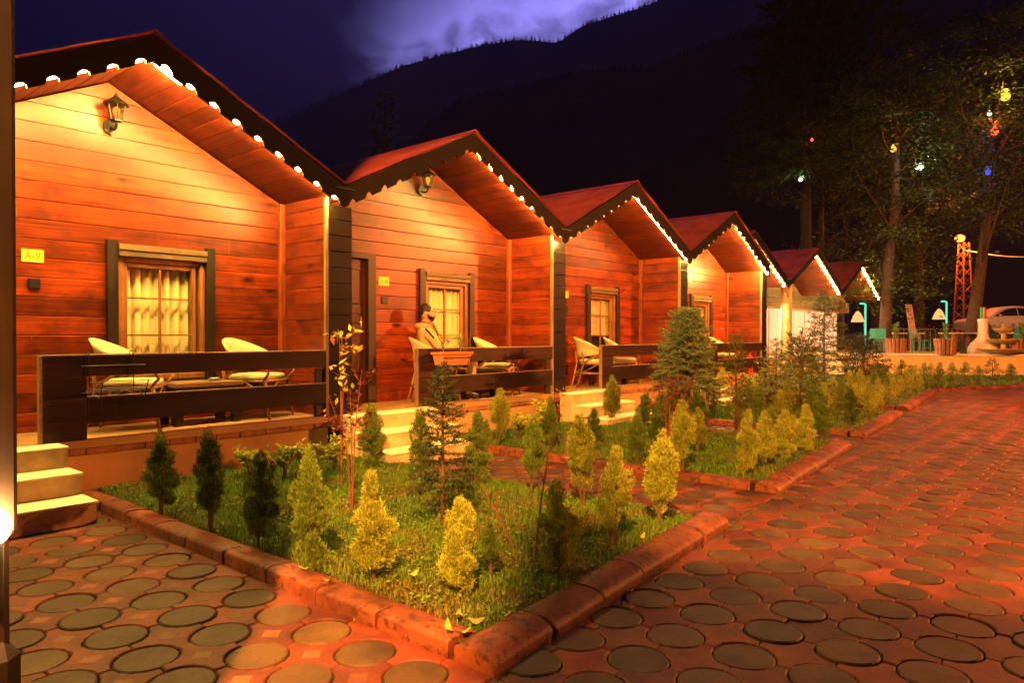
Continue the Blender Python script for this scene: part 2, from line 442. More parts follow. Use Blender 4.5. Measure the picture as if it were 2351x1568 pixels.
def text_mesh(name, body, size, mat, extrude=.002):
    cu = bpy.data.curves.new(name, 'FONT'); cu.body = body; cu.size = size; cu.extrude = extrude; cu.align_x = 'CENTER'; cu.align_y = 'CENTER'
    t = bpy.data.objects.new(name, cu); C.objects.link(t)
    dg = bpy.context.evaluated_depsgraph_get()
    me = bpy.data.meshes.new_from_object(t.evaluated_get(dg)); bpy.data.objects.remove(t); bpy.data.curves.remove(cu)
    me.materials.clear(); me.materials.append(MATS[mat])
    return me
def point_light(name, pos, energy, col, radius=.05, parent=None):
    l = bpy.data.lights.new(name, 'POINT'); l.energy = energy; l.color = col; l.shadow_soft_size = radius
    o = bpy.data.objects.new(name, l); C.objects.link(o); o.location = pos
    if parent: o.parent = parent
    return o
# ================================================================== THE SETTING
KX0, KY0, KS = 2.27, 2.02, .094
def kerb_y(x): return KY0 + KS * (x - KX0)
# ground sheet to the horizon
g = MB(); g.poly([(-1500, -1500, -.05), (8000, -1500, -.05), (8000, 8000, -.05), (-1500, 8000, -.05)], [(0, 1, 2, 3)])
struct(g.build('ground', 'earth'))
# ------------------------------------------------------------------ paving
PITCH, RD = .337, .133
def disc_poly(cx, cy, n=20): return [(cx + RD * math.cos(2 * PI * i / n), cy + RD * math.sin(2 * PI * i / n)) for i in range(n)]
def star_poly(cx, cy, seg=4):
    h = PITCH / 2; r = RD + .0085; j = .0022; out = []
    for sx, sy, a0 in ((-1, -1, 90), (1, -1, 180), (1, 1, 270), (-1, 1, 0)):
        pass
    # walk round the cell: the corner discs are cut away
    for (sx, sy, a0, a1) in ((1, 1, 270, 180), (-1, 1, 360, 270), (-1, -1, 90, 0), (1, -1, 180, 90)):
        for i in range(seg + 1):
            a = math.radians(a0 + (a1 - a0) * i / seg)
            x = sx * h + r * math.cos(a); y = sy * h + r * math.sin(a)
            x = max(-h + j, min(h - j, x)); y = max(-h + j, min(h - j, y))
            out.append((cx + x, cy + y))
    return out
def clip(poly, nx, ny, c):
    """keep nx*x+ny*y<=c"""
    out = []
    for i in range(len(poly)):
        p, q = poly[i], poly[(i + 1) % len(poly)]
        a, b = nx * p[0] + ny * p[1] - c, nx * q[0] + ny * q[1] - c
        if a <= 0: out.append(p)
        if (a < 0 < b) or (b < 0 < a):
            t = a / (a - b); out.append((p[0] + (q[0] - p[0]) * t, p[1] + (q[1] - p[1]) * t))
    return out
def area(poly): return .5 * sum(poly[i][0] * poly[(i + 1) % len(poly)][1] - poly[(i + 1) % len(poly)][0] * poly[i][1] for i in range(len(poly)))
def slab_into(mb, poly, ztop, ch=.007, depth_=.03):
    """paver: flat top, rounded-off shoulder, side"""
    a = area(poly)
    if abs(a) < .002: return False
    if a < 0: poly = poly[::-1]
    n = len(poly); mx = sum(p[0] for p in poly) / n; my = sum(p[1] for p in poly) / n
    inner = []
    for i in range(n):
        p0, p1, p2 = Vector(poly[i - 1]), Vector(poly[i]), Vector(poly[(i + 1) % n])
        e = (p2 - p0)
        nn = Vector((-e.y, e.x)); nn = nn.normalized() if nn.length > 1e-9 else Vector((mx - p1.x, my - p1.y)).normalized()
        inner.append((p1.x + nn.x * ch, p1.y + nn.y * ch))
    pts = [(x, y, ztop) for x, y in inner] + [(x, y, ztop - ch * .9) for x, y in poly] + [(x, y, ztop - depth_) for x, y in poly]
    f = [tuple(range(n))] + [(i + n, (i + 1) % n + n, (i + 1) % n, i) for i in range(n)] + [(i + 2 * n, (i + 1) % n + 2 * n, (i + 1) % n + n, i + n) for i in range(n)]
    mb.poly(pts, f); return True
mb = MB(); slab_into(mb, disc_poly(0, 0), .0); DISC = mb.mesh('round_paver', 'disc_stone')
mb = MB(); slab_into(mb, star_poly(0, 0), .0); STAR = mb.mesh('concave_paver', 'red_stone')
mb = MB(); q = .052; mb.poly([(q, 0, .0015), (0, q, .0015), (-q, 0, .0015), (0, -q, .0015), (q * 1.15, 0, -.002), (0, q * 1.15, -.002), (-q * 1.15, 0, -.002), (0, -q * 1.15, -.002)],
                             [(0, 1, 2, 3), (4, 5, 1, 0), (5, 6, 2, 1), (6, 7, 3, 2), (7, 4, 0, 3)]); MOTIF = mb.mesh('paver_motif', 'motif_stone')
def visible(x, y, z=0, mx=40):
    Z = depth((x, y))
    if Z < .6: return False
    px = CX + (x * FY - y * FX) / Z * FPX; py = HY + (EYE - z) / Z * FPX
    return -mx < px < 2350 + mx and py < 1568 + mx * 2
def pave(root, xr, yr, planes, limit, ox=0., oy=0., motif=False):
    """one lattice of round pavers and concave pavers; pieces cut along the planes"""
    cells = []
    nx0, nx1 = math.floor((xr[0] - ox) / PITCH) - 1, math.ceil((xr[1] - ox) / PITCH) + 1
    ny0, ny1 = math.floor((yr[0] - oy) / PITCH) - 1, math.ceil((yr[1] - oy) / PITCH) + 1
    for kind, off in (('disc', 0), ('star', .5)):
        lst = []
        for i in range(nx0, nx1):
            for j in range(ny0, ny1):
                x, y = ox + (i + off) * PITCH, oy + (j + off) * PITCH
                s = [nx * x + ny * y - c for nx, ny, c in planes]
                if max(s) > .19: continue
                lst.append((max(s) > -.19, x, y))
        vis = sorted([q for q in lst if visible(q[1], q[2])], key=lambda q: depth(q[1:]))
        near = set(vis[:limit]); rest = MB()
        for q in lst:
            cut, x, y = q; dz = random.uniform(-.006, .004)
            if q in near:
                if not cut:
                    o = obj('round_paver' if kind == 'disc' else 'concave_paver', DISC if kind == 'disc' else STAR, root, (x, y, dz), (random.uniform(-.014, .014), random.uniform(-.014, .014), 0))
                    if kind == 'disc': o.rotation_euler.z = random.random() * 6
                    elif motif: obj('paver_motif', MOTIF, o)
                else:
                    p = disc_poly(x, y) if kind == 'disc' else star_poly(x, y)
                    for nx, ny, c in planes:
                        p = clip(p, nx, ny, c)
                        if len(p) < 3: break
                    if len(p) >= 3:
                        m2 = MB()
                        if slab_into(m2, p, dz): m2.build('round_paver' if kind == 'disc' else 'concave_paver', 'disc_stone' if kind == 'disc' else 'red_stone', root)
            else:
                p = disc_poly(x, y, 14) if kind == 'disc' else star_poly(x, y, 3)
                for nx, ny, c in planes:
                    if len(p) < 3: break
                    p = clip(p, nx, ny, c)
                if len(p) >= 3: slab_into(rest, p, dz)
        if rest.f: stuff(rest.build('round_pavers_beyond' if kind == 'disc' else 'concave_pavers_beyond', 'disc_stone' if kind == 'disc' else 'red_stone', root))
road = MB(); road.poly([(-3, -7, -.022), (34, -7, -.022), (34, 4.6, -.022), (-3, 4.6, -.022)], [(0, 1, 2, 3)])
road = struct(road.build('road', 'joint_dirt'))
KN = math.hypot(1, KS)
kc = (KY0 - KS * KX0) / KN
END_A, END_B = Vector((20.6, 3.72)), Vector((24.6, 2.2))      # kerb that closes the road
e = (END_B - END_A).normalized(); en = Vector((-e.y, e.x))
if en.x < 0: en = -en
road_planes = [(-KS / KN, 1 / KN, kc - .005), (en.x, en.y, en.dot(END_A)), (0, -1, 5.2), (-1, 0, 1.2)]
pave(road, (-1.2, 27), (-5.2, 3.8), road_planes, 300, ox=.05, oy=-.04)
def path_paving(name, x0, x1, yend, lim):
    b = MB(); b.poly([(x0, kerb_y(x0) - .02, -.018), (x1, kerb_y(x1) - .02, -.018), (x1, yend, -.018), (x0, yend, -.018)], [(0, 1, 2, 3)])
    r = struct(b.build(name, 'joint_dirt'))
    pave(r, (x0, x1), (kerb_y(x0) - .2, yend), [(-1, 0, -x0), (1, 0, x1), (0, 1, yend), (KS / KN, -1 / KN, -kc - .004)], lim, ox=x0 + .17, oy=.25, motif=True)
    return r
BEDS = [(2.20, 5.10), (6.43, 9.72), (10.80, 14.35), (15.2, 20.6)]
path_paving('path', -1.2, 2.20, 6.84, 300)
path_paving('path', 5.10, 6.43, 6.84, 120)
path_paving('path', 9.72, 10.80, 6.84, 60)
path_paving('path', 14.35, 15.2, 6.84, 40)
# ------------------------------------------------------------------ kerbs: rounded stones, each its own piece
def kerb_stone_mesh(L, w=.22, h=.08, seed=0):
    r = random.Random(seed); mb = MB()
    prof = [(0, -.05), (0, h * .30), (.008, h * .50), (.028, h * .72), (.06, h * .89), (.11, h), (w - .03, h), (w - .008, h * .92), (w, h * .75), (w, -.05)]
    n = len(prof); xs = [0, .004, .016, L * .35, L * .66, L - .016, L - .004, L]; m = len(xs); rings = []
    for i, x in enumerate(xs):
        k = .985 if i in (0, m - 1) else 1.0
        rings.append([(x, (y - w / 2) * k + r.uniform(-.0025, .0025), z * k + r.uniform(-.003, .003)) for y, z in prof])
    pts = [p for rg in rings for p in rg]; f = [(i * n + j, (i + 1) * n + j, (i + 1) * n + j + 1, i * n + j + 1) for i in range(m - 1) for j in range(n - 1)]
    mb.poly(pts, f); mb.poly(rings[0], [tuple(range(n))]); mb.poly(rings[-1], [tuple(range(n))])
    return mb.mesh('kerb_stone', 'kerb_concrete', smooth=True)
KERBS = {}
def kerb(a, b, flip=False, step=.50, h=.08, w=.22, name='kerb', root=None):
    a, b = Vector(a), Vector(b); d = b - a; L = d.length; n = max(1, round(L / step)); l = L / n
    if root is None:
        base = MB(); base.poly([(0, -.03, -.03), (L, -.03, -.03), (L, .03, -.03), (0, .03, -.03)], [(0, 1, 2, 3)])
        root = struct(base.build(name, 'joint_dirt')); root.location = (a.x, a.y, 0); root.rotation_euler.z = math.atan2(d.y, d.x)
    for i in range(n):
        key = (round(l, 3), h, w, i % 4)
        if key not in KERBS: KERBS[key] = kerb_stone_mesh(l - .012, w, h, i % 4 + 10)
        o = obj('kerb_stone', KERBS[key], root, (i * l + .006 + (l - .012 if flip else 0), random.uniform(-.006, .006), random.uniform(-.006, .004)),
                (random.uniform(-.02, .02), random.uniform(-.008, .008), (PI if flip else 0) + random.uniform(-.01, .01)))
    return root
for i, (x0, x1) in enumerate(BEDS):
    kerb((x0 + .10, 6.80), (x0 + .10, kerb_y(x0) + .26), flip=True, step=.52)          # outer side faces the path (-x)
    kerb((x0 + .0, kerb_y(x0) + .115), (x1, kerb_y(x1) + .115), step=.5, w=.22)
    kerb((x1 - .08, kerb_y(x1) + .26), (x1 - .08, 6.80), flip=True, step=.52, h=.07, w=.14)
kerb(END_A + en * .12, END_B + en * .12, step=.5, w=.22)
kerb(END_B + en * .12, END_B + Vector((7.5, -4.2)), step=.5, w=.22)
# ------------------------------------------------------------------ bed soil, grass
def soil_sheet(poly, z, name='garden_bed'):
    mb = MB(); mb.poly([(x, y, z) for x, y in poly], [tuple(range(len(poly)))]); return struct(mb.build(name, 'soil'))
def in_poly(x, y, poly):
    c = False; n = len(poly)
    for i in range(n):
        (x1, y1), (x2, y2) = poly[i], poly[i - 1]
        if (y1 > y) != (y2 > y) and x < (x2 - x1) * (y - y1) / (y2 - y1) + x1: c = not c
    return c
def grass(poly, z, dens, hmin, hmax, wid, label):
    xs = [p[0] for p in poly]; ys = [p[1] for p in poly]
    A = (max(xs) - min(xs)) * (max(ys) - min(ys)); n = int(A * dens)
    P = np.stack([rng.uniform(min(xs), max(xs), n), rng.uniform(min(ys), max(ys), n)], 1)
    keep = np.array([in_poly(a, b, poly) for a, b in P]); P = P[keep]
    # patchy: thin where a slow wave is low
    w = .5 + .5 * np.sin(P[:, 0] * 3.1 + 1.3 * np.sin(P[:, 1] * 2.3)) * np.sin(P[:, 1] * 2.7 + .7 + np.sin(P[:, 0] * 4.1))
    P = P[rng.random(len(P)) < .35 + .65 * w]; n = len(P)
    w = .5 + .5 * np.sin(P[:, 0] * 2.3 + 2) * np.sin(P[:, 1] * 1.9)
    h = rng.uniform(hmin, hmax, n) * (.65 + .6 * w); a = rng.uniform(0, 2 * PI, n)
    lean = rng.uniform(.1, 1.0, n) * h; d = np.stack([np.cos(a), np.sin(a)], 1); s = np.stack([-np.sin(a), np.cos(a)], 1) * (wid * rng.uniform(.6, 1.3, n))[:, None]
    B = np.c_[P, np.full(n, z - .005)]
    mid = np.c_[P + d * (lean * .3)[:, None], z + h * .6]; tip = np.c_[P + d * lean[:, None], z + h * rng.uniform(.75, 1, n)]
    s3 = np.c_[s, np.zeros(n)]
    V = np.stack([B - s3, B + s3, mid + s3 * .75, mid - s3 * .75, tip], 1).reshape(-1, 3)
    o = np.arange(n)[:, None] * 5
    F = np.concatenate([o + np.array([0, 1, 2]), o + np.array([0, 2, 3]), o + np.array([3, 2, 4])], 0)
    me = np_mesh('grass', V, F, 'grass_blade'); ob = stuff(obj('grass', me)); tag(ob, label, 'grass'); return ob
def clover(poly, z, n, label):
    xs = [p[0] for p in poly]; ys = [p[1] for p in poly]; P = []
    while len(P) < n:
        cx, cy = random.uniform(min(xs), max(xs)), random.uniform(min(ys), max(ys))
        for k in range(14):
            x, y = random.gauss(cx, .09), random.gauss(cy, .09)
            if in_poly(x, y, poly): P.append((x, y, z + random.uniform(.015, .05)))
    P = np.array(P); m = len(P); a = rng.uniform(0, 2 * PI, m)
    d = unit(np.stack([np.cos(a), np.sin(a), rng.uniform(-.1, .5, m)], 1)); s = np.stack([-np.sin(a), np.cos(a), rng.uniform(-.2, .2, m)], 1)
    L = rng.uniform(.014, .032, m); V, F = rhombs(P, d, s, L, L * .75)
    ob = stuff(obj('clover', np_mesh('clover', V, F, 'clover'))); tag(ob, label, 'clover'); return ob
NAMES = ['bed beside the number plate A-9', 'bed between the second and third paths', 'third bed along the row', 'last bed along the row']
BEDPOLY = []
for i, (x0, x1) in enumerate(BEDS):
    P = [(x0 + .175, kerb_y(x0) + .19), (x1 - .12, kerb_y(x1) + .19), (x1 - .12, 6.90), (x0 + .175, 6.90)]
    BEDPOLY.append(P); soil_sheet([(x0 + .05, kerb_y(x0) + .06), (x1 - .05, kerb_y(x1) + .06), (x1 - .05, 6.95), (x0 + .05, 6.95)], .055)
    grass(P, .055, (10500, 5200, 2000, 1000)[i], .022, (.062, .065, .075, .08)[i], (.0024, .0032, .005, .007)[i], 'short patchy grass filling the ' + ['first cypress bed by the A-9 steps', 'second cypress bed before the A-8 railing', 'third cypress bed past the blue spruce', 'farthest long cypress bed'][i])
    clover(P, .055, (5200, 3000, 800, 500)[i], 'small round clover leaves among the grass of the ' + ['first bed by the A-9 steps', 'second bed before the A-8 railing', 'third bed past the blue spruce', 'farthest long bed'][i])
far_bed = [(20.7, 3.95), (24.8, 2.5), (32, -1.6), (34, 1.5), (27, 7.6), (20.7, 8.0)]
soil_sheet(far_bed, .05)
grass(far_bed, .05, 450, .05, .12, .010, 'rough grass of the bed under the pale terrace wall')

# weeds and moss along the foot of the kerbs and in the paving joints
def weeds(label, seeds):
    P = []
    for (cx, cy, s, n) in seeds:
        for _ in range(n): P.append((random.gauss(cx, s), random.gauss(cy, s * .4), -.012))
    P = np.array(P); n = len(P); a = rng.uniform(0, 2 * PI, n); D = unit(np.stack([np.cos(a) * .6, np.sin(a) * .6, np.ones(n)], 1)); sd = np.stack([-np.sin(a), np.cos(a), np.zeros(n)], 1)
    L_ = rng.uniform(.012, .04, n); V, F = rhombs(P, D, sd, L_, L_ * .16); tag(stuff(obj('weeds', np_mesh('weeds', V, F, 'grass_blade'))), label, 'weeds')
weeds('thin weeds and moss at the foot of the road kerb', [(x, kerb_y(x) - .004, random.uniform(.02, .09), random.randint(6, 30)) for x in np.arange(2.3, 15, .16) if random.random() < .6])
weeds('thin weeds at the foot of the kerb beside the A-9 path', [(2.19, y, random.uniform(.01, .02), random.randint(4, 16)) for y in np.arange(2.2, 6.6, .12) if random.random() < .5])
# ================================================================== CABINS
FL = .52                                   # porch floor height
CAB_X = [2.79 + 4.13 * i for i in range(4)]
CAB_Y = 6.86
WALL_Y = .89                               # facade behind the porch edge
XL, XR = -1.84, 1.93                       # facade between the dividing walls
HW = 2.065
def sof(x): return 3.968 - .5 * abs(x)      # underside of the roof
def plank(poly, fn, ch=.006, th=.028):
    """board with chamfered rim; fn(u, v, depth) -> point"""
    a = area(poly)
    if abs(a) < .0008: return None
    if a < 0: poly = poly[::-1]
    n = len(poly); inner = []
    for i in range(n):
        p0, p1, p2 = Vector(poly[i - 1]), Vector(poly[i]), Vector(poly[(i + 1) % n])
        e1 = (p1 - p0); e2 = (p2 - p1)
        if e1.length < 1e-6 or e2.length < 1e-6: inner.append(tuple(p1)); continue
        n1 = Vector((-e1.y, e1.x)).normalized(); n2 = Vector((-e2.y, e2.x)).normalized()
        m = n1 + n2; m = m / max(.4, m.dot(n1)) if m.length > 1e-6 else n1
        inner.append((p1.x + m.x * ch, p1.y + m.y * ch))
    pts = [fn(u, v, 0) for u, v in inner] + [fn(u, v, ch) for u, v in poly] + [fn(u, v, th) for u, v in poly]
    f = [tuple(range(n))] + [(i + n, (i + 1) % n + n, (i + 1) % n, i) for i in range(n)] + [(i + 2 * n, (i + 1) % n + 2 * n, (i + 1) % n + n, i + n) for i in range(n)] + [tuple(range(3 * n - 1, 2 * n - 1, -1))]
    mb = MB(); mb.poly(pts, f); return mb
def clean(poly):
    out = []
    for p in poly:
        if not out or (Vector(p) - Vector(out[-1])).length > 1e-4: out.append(p)
    if len(out) > 1 and (Vector(out[0]) - Vector(out[-1])).length < 1e-4: out.pop()
    return out
WIN = (.075, .975, .96, 2.235)             # window opening x0 x1 z0 z1
DOOR = (-1.74, -.93, FL, 2.50)
def make_cabin():
    T = thing('wooden_cabin', 'x', 'cabin', (CAB_X[0], CAB_Y, 0), group='row of timber cabins')
    B = MB(); B.box(-HW + .002, HW - .002, .012, 4.7, -.05, FL - .075); B.build('foundation', 'plaster', T)
    B = MB(); B.box(-HW + .002, HW - .002, -.02, WALL_Y + .03, FL - .07, FL); B.build('porch_floor', 'floor_tile', T)
    # small brick edge under the floor lip
    x = -HW + .01; k = 0
    while x < HW - .02:
        w = random.uniform(.20, .30); x1 = min(x + w, HW - .01)
        B = MB(); B.bbox(x + .003, x1 - .003, -.012 + random.uniform(-.006, .002), .05, FL - .128, FL - .074, .005); B.build('edge_brick', 'edge_stone', T); x = x1
    # body of the cabin
    B = MB(); B.box(-HW + .004, HW - .004, WALL_Y + .22, 4.6, FL - .09, 2.9); B.build('back_room', 'room_dark', T)
    # facade boards
    z = FL; row = 0; H = .181
    while z < 3.96:
        z1 = z + H - .002
        base = [(XL, z), (XR, z), (XR, z1), (XL, z1)]
        cuts = []
        for (a, b, c, d_) in (WIN, DOOR):
            if z1 > c + .01 and z < d_ - .01: cuts.append((a, b))
        cuts.sort(); segs = []; x0 = XL
        for a, b in cuts: segs.append((x0, a)); x0 = b
        segs.append((x0, XR))
        for a, b in segs:
            if b - a < .02: continue
            p = [(a, z), (b, z), (b, z1), (a, z1)]
            p = clip(p, .5, 1, 3.950); p = clip(p, -.5, 1, 3.950); p = clean(p)
            if len(p) < 3: continue
            # split long rows into two boards now and then
            parts = [p]
            if False:
                m = random.uniform(-.6, .9); parts = [clean(clip(p, 1, 0, m - .001)), clean(clip(p, -1, 0, -m - .001))]
            for q in parts:
                if len(q) < 3: continue
                dj = random.uniform(-.002, .002)
                r = plank(q, lambda u, v, d: (u, WALL_Y + d + dj, v), .006)
                if r: r.build('wall_board', 'wall_wood', T)
        z += H; row += 1
    # dividing wall to the right: core, side boards, front boards, corner strip, inner corner post
    D0, D1 = 1.935, 2.29
    B = MB(); B.prism([(D0 + .03, .02), (D1 - .002, .02), (D1 - .002, 2.86), (HW, 2.90), (D0 + .03, sof(D0) - .03)], .035, WALL_Y - .004); B.build('divider_core', 'dark_stain', T)
    z = FL; k = 0
    while z < 2.99:
        z1 = min(z + H - .002, 2.995)
        r = plank([(.008, z), (WALL_Y - .05, z), (WALL_Y - .05, z1), (.008, z1)], lambda u, v, d: (D0 + d, u, v), .005)
        if r: r.build('side_board', 'wall_wood_side', T)
        z += H
    z = .03
    while z < 2.95:
        z1 = min(z + H - .003, 2.90)
        if z1 - z > .03:
            dj = random.uniform(0, .006)
            r = plank([(D0 + .032, z), (D1, z), (D1, z1), (D0 + .032, z1)], lambda u, v, d: (u, -.004 + d + dj, v), .005)
            if r: r.build('front_board', 'dark_stain', T)
        z += H
    B = MB(); B.bbox(D0 - .012, D0 + .028, -.012, .03, FL, 2.97, .004); B.build('corner_strip', 'trim_gold', T)
    B = MB(); B.bbox(D0 - .062, D0 + .004, WALL_Y - .062, WALL_Y + .01, FL, 2.99, .006); B.build('corner_post', 'post_wood', T)
    # roof underside boards
    n = 14; sl = math.hypot(1, .5)
    for sgn in (-1, 1):
        for k in range(n):
            a, b = .004 + k * 2.05 / n, .004 + (k + 1) * 2.05 / n - .003
            dj = random.uniform(-.002, .002)
            def fn(u, v, d, s=sgn): return (s * u - s * d * .447 * -1 * 0, v, sof(u) + d * 1.1 + dj)
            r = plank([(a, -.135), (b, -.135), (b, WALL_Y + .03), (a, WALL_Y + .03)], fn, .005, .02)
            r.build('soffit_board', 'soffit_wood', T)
    # fascia with scalloped lower edge
    for sgn in (-1, 1):
        top = [(0, 4.125), (HW, 4.125 - .5 * HW)]
        low = []; ns = 9; st = HW / ns
        for k in range(ns):
            c = (k + .5) * st; r_ = .046
            for a in range(0, 7):
                ang = PI - PI * a / 6
                x = c + r_ * 1.15 * math.cos(ang); low.append((x, sof(x) - .078 + r_ * math.sin(ang) * 1.22))
        poly = [(0, sof(0) - .078)] + low + [(HW, sof(HW) - .078), top[1], top[0]]
        poly = [(sgn * x, z) for x, z in poly]
        B = MB(); B.prism(poly, -.172, -.144); B.build('fascia', 'fascia_wood', T)
    # corrugated roof sheets
    for sgn in (-1, 1):
        ny = 150; ys = np.linspace(-.21, 4.85, ny); V = []
        for i, y in enumerate(ys):
            dz = .012 * math.sin(y * 2 * PI / .135)
            for x in (0, .7, .705, 1.4, 1.405, HW + .0):
                lap = .006 if x in (.7, 1.4) else 0
                V.append((sgn * (x + .002), y, 4.152 - .5 * x + dz + lap))
        F = [(i * 6 + j, i * 6 + j + 1, (i + 1) * 6 + j + 1, (i + 1) * 6 + j) for i in range(ny - 1) for j in range(5)]
        obj('roof_sheet', np_mesh('roof_sheet', V, F, 'roof_sheet', True), T)
    B = MB(); B.prism([(-.11, 4.108), (0, 4.172), (.11, 4.108), (0, 4.160)], -.215, 4.86); B.build('ridge_cap', 'roof_sheet', T)
    B = MB(); B.prism([(HW - .14, 3.075), (HW + .14, 3.075), (HW + .14, 3.06), (HW - .14, 3.06)], -.19, 4.8); B.build('valley_gutter', 'black_metal', T)
    # window
    x0, x1, z0, z1 = WIN
    B = MB(); f = .062
    y0, y1 = WALL_Y - .012, WALL_Y + .075
    for b in ((x0, x0 + f, z0, z1), (x1 - f, x1, z0, z1), (x0 + f, x1 - f, z1 - f, z1), (x0 + f, x1 - f, z0, z0 + f)): B.bbox(b[0], b[1], y0, y1, b[2], b[3], .005)
    wdw = B.build('window', 'frame_wood', T)
    B = MB(); s0, s1, t0, t1, g_ = x0 + f + .002, x1 - f - .03, z0 + f + .002, z1 - f - .002, .048
    ys0, ys1 = WALL_Y + .012, WALL_Y + .055
    for b in ((s0, s0 + g_ * .8, t0, t1), (s1 - g_, s1, t0, t1), (s0 + g_ * .8, s1 - g_, t1 - g_, t1), (s0 + g_ * .8, s1 - g_, t0, t0 + g_)): B.bbox(b[0], b[1], ys0, ys1, b[2], b[3], .004)
    B.build('sash', 'frame_wood', wdw)
    m = (s0 + s1) / 2 - .005
    B = MB(); B.box(m - .011, m + .011, ys0 + .008, ys1 - .012, t0 + g_, t1 - g_); B.build('glazing_bar', 'frame_wood', wdw)
    for k in (1, 2):
        zb = t0 + (t1 - t0) * k / 3 + .02
        for a, b in ((s0 + .04, m - .011), (m + .011, s1 - g_)):
            B = MB(); B.box(a, b, ys0 + .010, ys1 - .014, zb - .009, zb + .009); B.build('glazing_bar', 'frame_wood', wdw)
    B = MB(); B.poly([(s0, ys1 - .008, t0), (s1, ys1 - .008, t0), (s1, ys1 - .008, t1), (s0, ys1 - .008, t1)], [(0, 1, 2, 3)]); B.build('pane', 'pane_glass', wdw)
    # dark trim round the window
    for a, b in ((-.035, .072), (.978, 1.075)):
        B = MB(); B.bbox(a, b, WALL_Y - .055, WALL_Y - .003, .80, 2.385, .006); B.build('trim_board', 'dark_stain_v', wdw)
    for a, b, pr in ((2.285, 2.345, .075), (2.225, 2.283, .062)):
        B = MB(); B.bbox(.074, .976, WALL_Y - pr, WALL_Y - .002, a, b, .004); B.build('head_board', 'head_wood', wdw)
    B = MB(); B.bbox(.074, .976, WALL_Y - .05, WALL_Y - .002, .86, .955, .004); B.build('sill_board', 'dark_stain', wdw)
    # door
    a, b, c, d_ = DOOR
    B = MB(); fy = WALL_Y - .05
    for q in ((a - .075, a + .02, c, d_ + .02), (b - .02, b + .105, c, d_ + .02)): B.bbox(q[0], q[1], fy, WALL_Y + .05, q[2], q[3], .005)
    B.bbox(a + .02, b - .02, fy, WALL_Y + .05, d_ - .06, d_ + .02, .005)
    dr = B.build('door', 'dark_stain_v', T)
    B = MB(); yd = WALL_Y + .03; B.box(a + .02, b - .02, yd, yd + .04, c + .01, d_ - .06)
    for (zz0, zz1) in ((c + .12, c + .78), (c + .9, c + 1.2), (c + 1.32, d_ - .2)):
        for (xx0, xx1) in ((a + .11, (a + b) / 2 - .04), ((a + b) / 2 + .04, b - .11)): B.bbox(xx0, xx1, yd - .014, yd + .002, zz0, zz1, .012)
    B.build('door_leaf', 'door_wood', dr)
    B = MB(); B.bbox(b - .115, b - .075, yd - .012, yd, c + .92, c + 1.16, .003); B.tube([(b - .095, yd - .01, c + 1.08), (b - .095, yd - .05, c + 1.08), (b - .2, yd - .052, c + 1.075)], .010, 8); B.build('handle', 'brass', dr, smooth=True)
    # switch box
    B = MB(); B.bbox(-.70, -.60, WALL_Y - .03, WALL_Y - .001, 1.86, 1.955, .006); B.build('switch_box', 'switch_black', T)
    # railing: end panel of stacked boards, two long boards, cap
    R0, R1 = -.86, 1.92
    B = MB(); B.bbox(R0 - .012, R0 + .012, -.035, .022, FL, 1.255, .004); rl = B.build('railing', 'rail_cap', T)
    z = FL + .002
    for k, h_ in enumerate((.18, .185, .185, .18)):
        B = MB(); B.bbox(R0 + .013, R0 + .35, -.03, .02, z, z + h_ - .003, .004); B.build('rail_board', 'rail_wood', rl); z += h_
    for a, b in ((1.07, 1.247), (.665, .885)):
        B = MB(); B.bbox(R0 + .352, R1, -.026, .016, a, b, .004); B.build('rail_board', 'rail_wood', rl)
    B = MB(); B.bbox(R0 + .013, R1, -.032, .024, 1.2485, 1.262, .003); B.build('rail_cap', 'rail_cap', rl)
    B = MB(); B.bbox(R0 + .352, R1, -.03, .02, .8865, .896, .002); B.build('rail_cap', 'rail_cap', rl)
    B = MB(); B.bbox(R1 - .11, R1 - .001, .018, .06, FL, 1.06, .004); B.build('rail_post', 'dark_stain_v', rl)
    return T
cab0 = make_cabin()
cabins = [cab0] + [copy_tree(cab0) for _ in range(3)]
cab_out = copy_tree(cab0); cab_out.location.x = CAB_X[0] - 4.13; cab_out['label'] = 'red timber cabin on the near side of the A-9 steps'
CL = ['red timber cabin with the A-9 plate and the cream curtain window', 'red timber cabin with the A-8 plate and the seated man on its porch',
      'red timber cabin whose right eave carries one unbroken light tube', 'red timber cabin that adjoins the glass fronted restaurant']
for i, c_ in enumerate(cabins): c_.location.x = CAB_X[i]; c_['label'] = CL[i]
# number plates (parts of their cabins)
def plate(cab, txt, w=.175, h=.112):
    B = MB(); pts = []
    n = 9
    cx, cz, y = -.66, 2.165, WALL_Y - .010
    def edge(a, b, k):
        for i in range(k):
            t = i / k; t2 = (i + .5) / k
            p = (a[0] + (b[0] - a[0]) * t, a[1] + (b[1] - a[1]) * t); q = (a[0] + (b[0] - a[0]) * t2, a[1] + (b[1] - a[1]) * t2)
            nx, nz = (b[1] - a[1]), -(b[0] - a[0]); l = math.hypot(nx, nz)
            pts.append(p); pts.append((q[0] + nx / l * .006, q[1] + nz / l * .006))
    c0 = [(cx - w / 2, cz - h / 2), (cx + w / 2, cz - h / 2), (cx + w / 2, cz + h / 2), (cx - w / 2, cz + h / 2)]
    for i in range(4): edge(c0[i], c0[(i + 1) % 4], 9 if i % 2 == 0 else 6)
    B.prism(pts, y, y + .008); p = B.build('number_plate', 'plate_yellow', cab)
    if txt:
        t = obj('lettering', text_mesh('lettering', txt, .085, 'plate_letter'), p, (cx, y - .003, cz - .002), (PI / 2, 0, 0)); t.scale = (1.05, 1.15, 1)
plate(cabins[0], 'A-9'); plate(cabins[1], 'A-8'); plate(cabins[2], ''); plate(cabins[3], '')
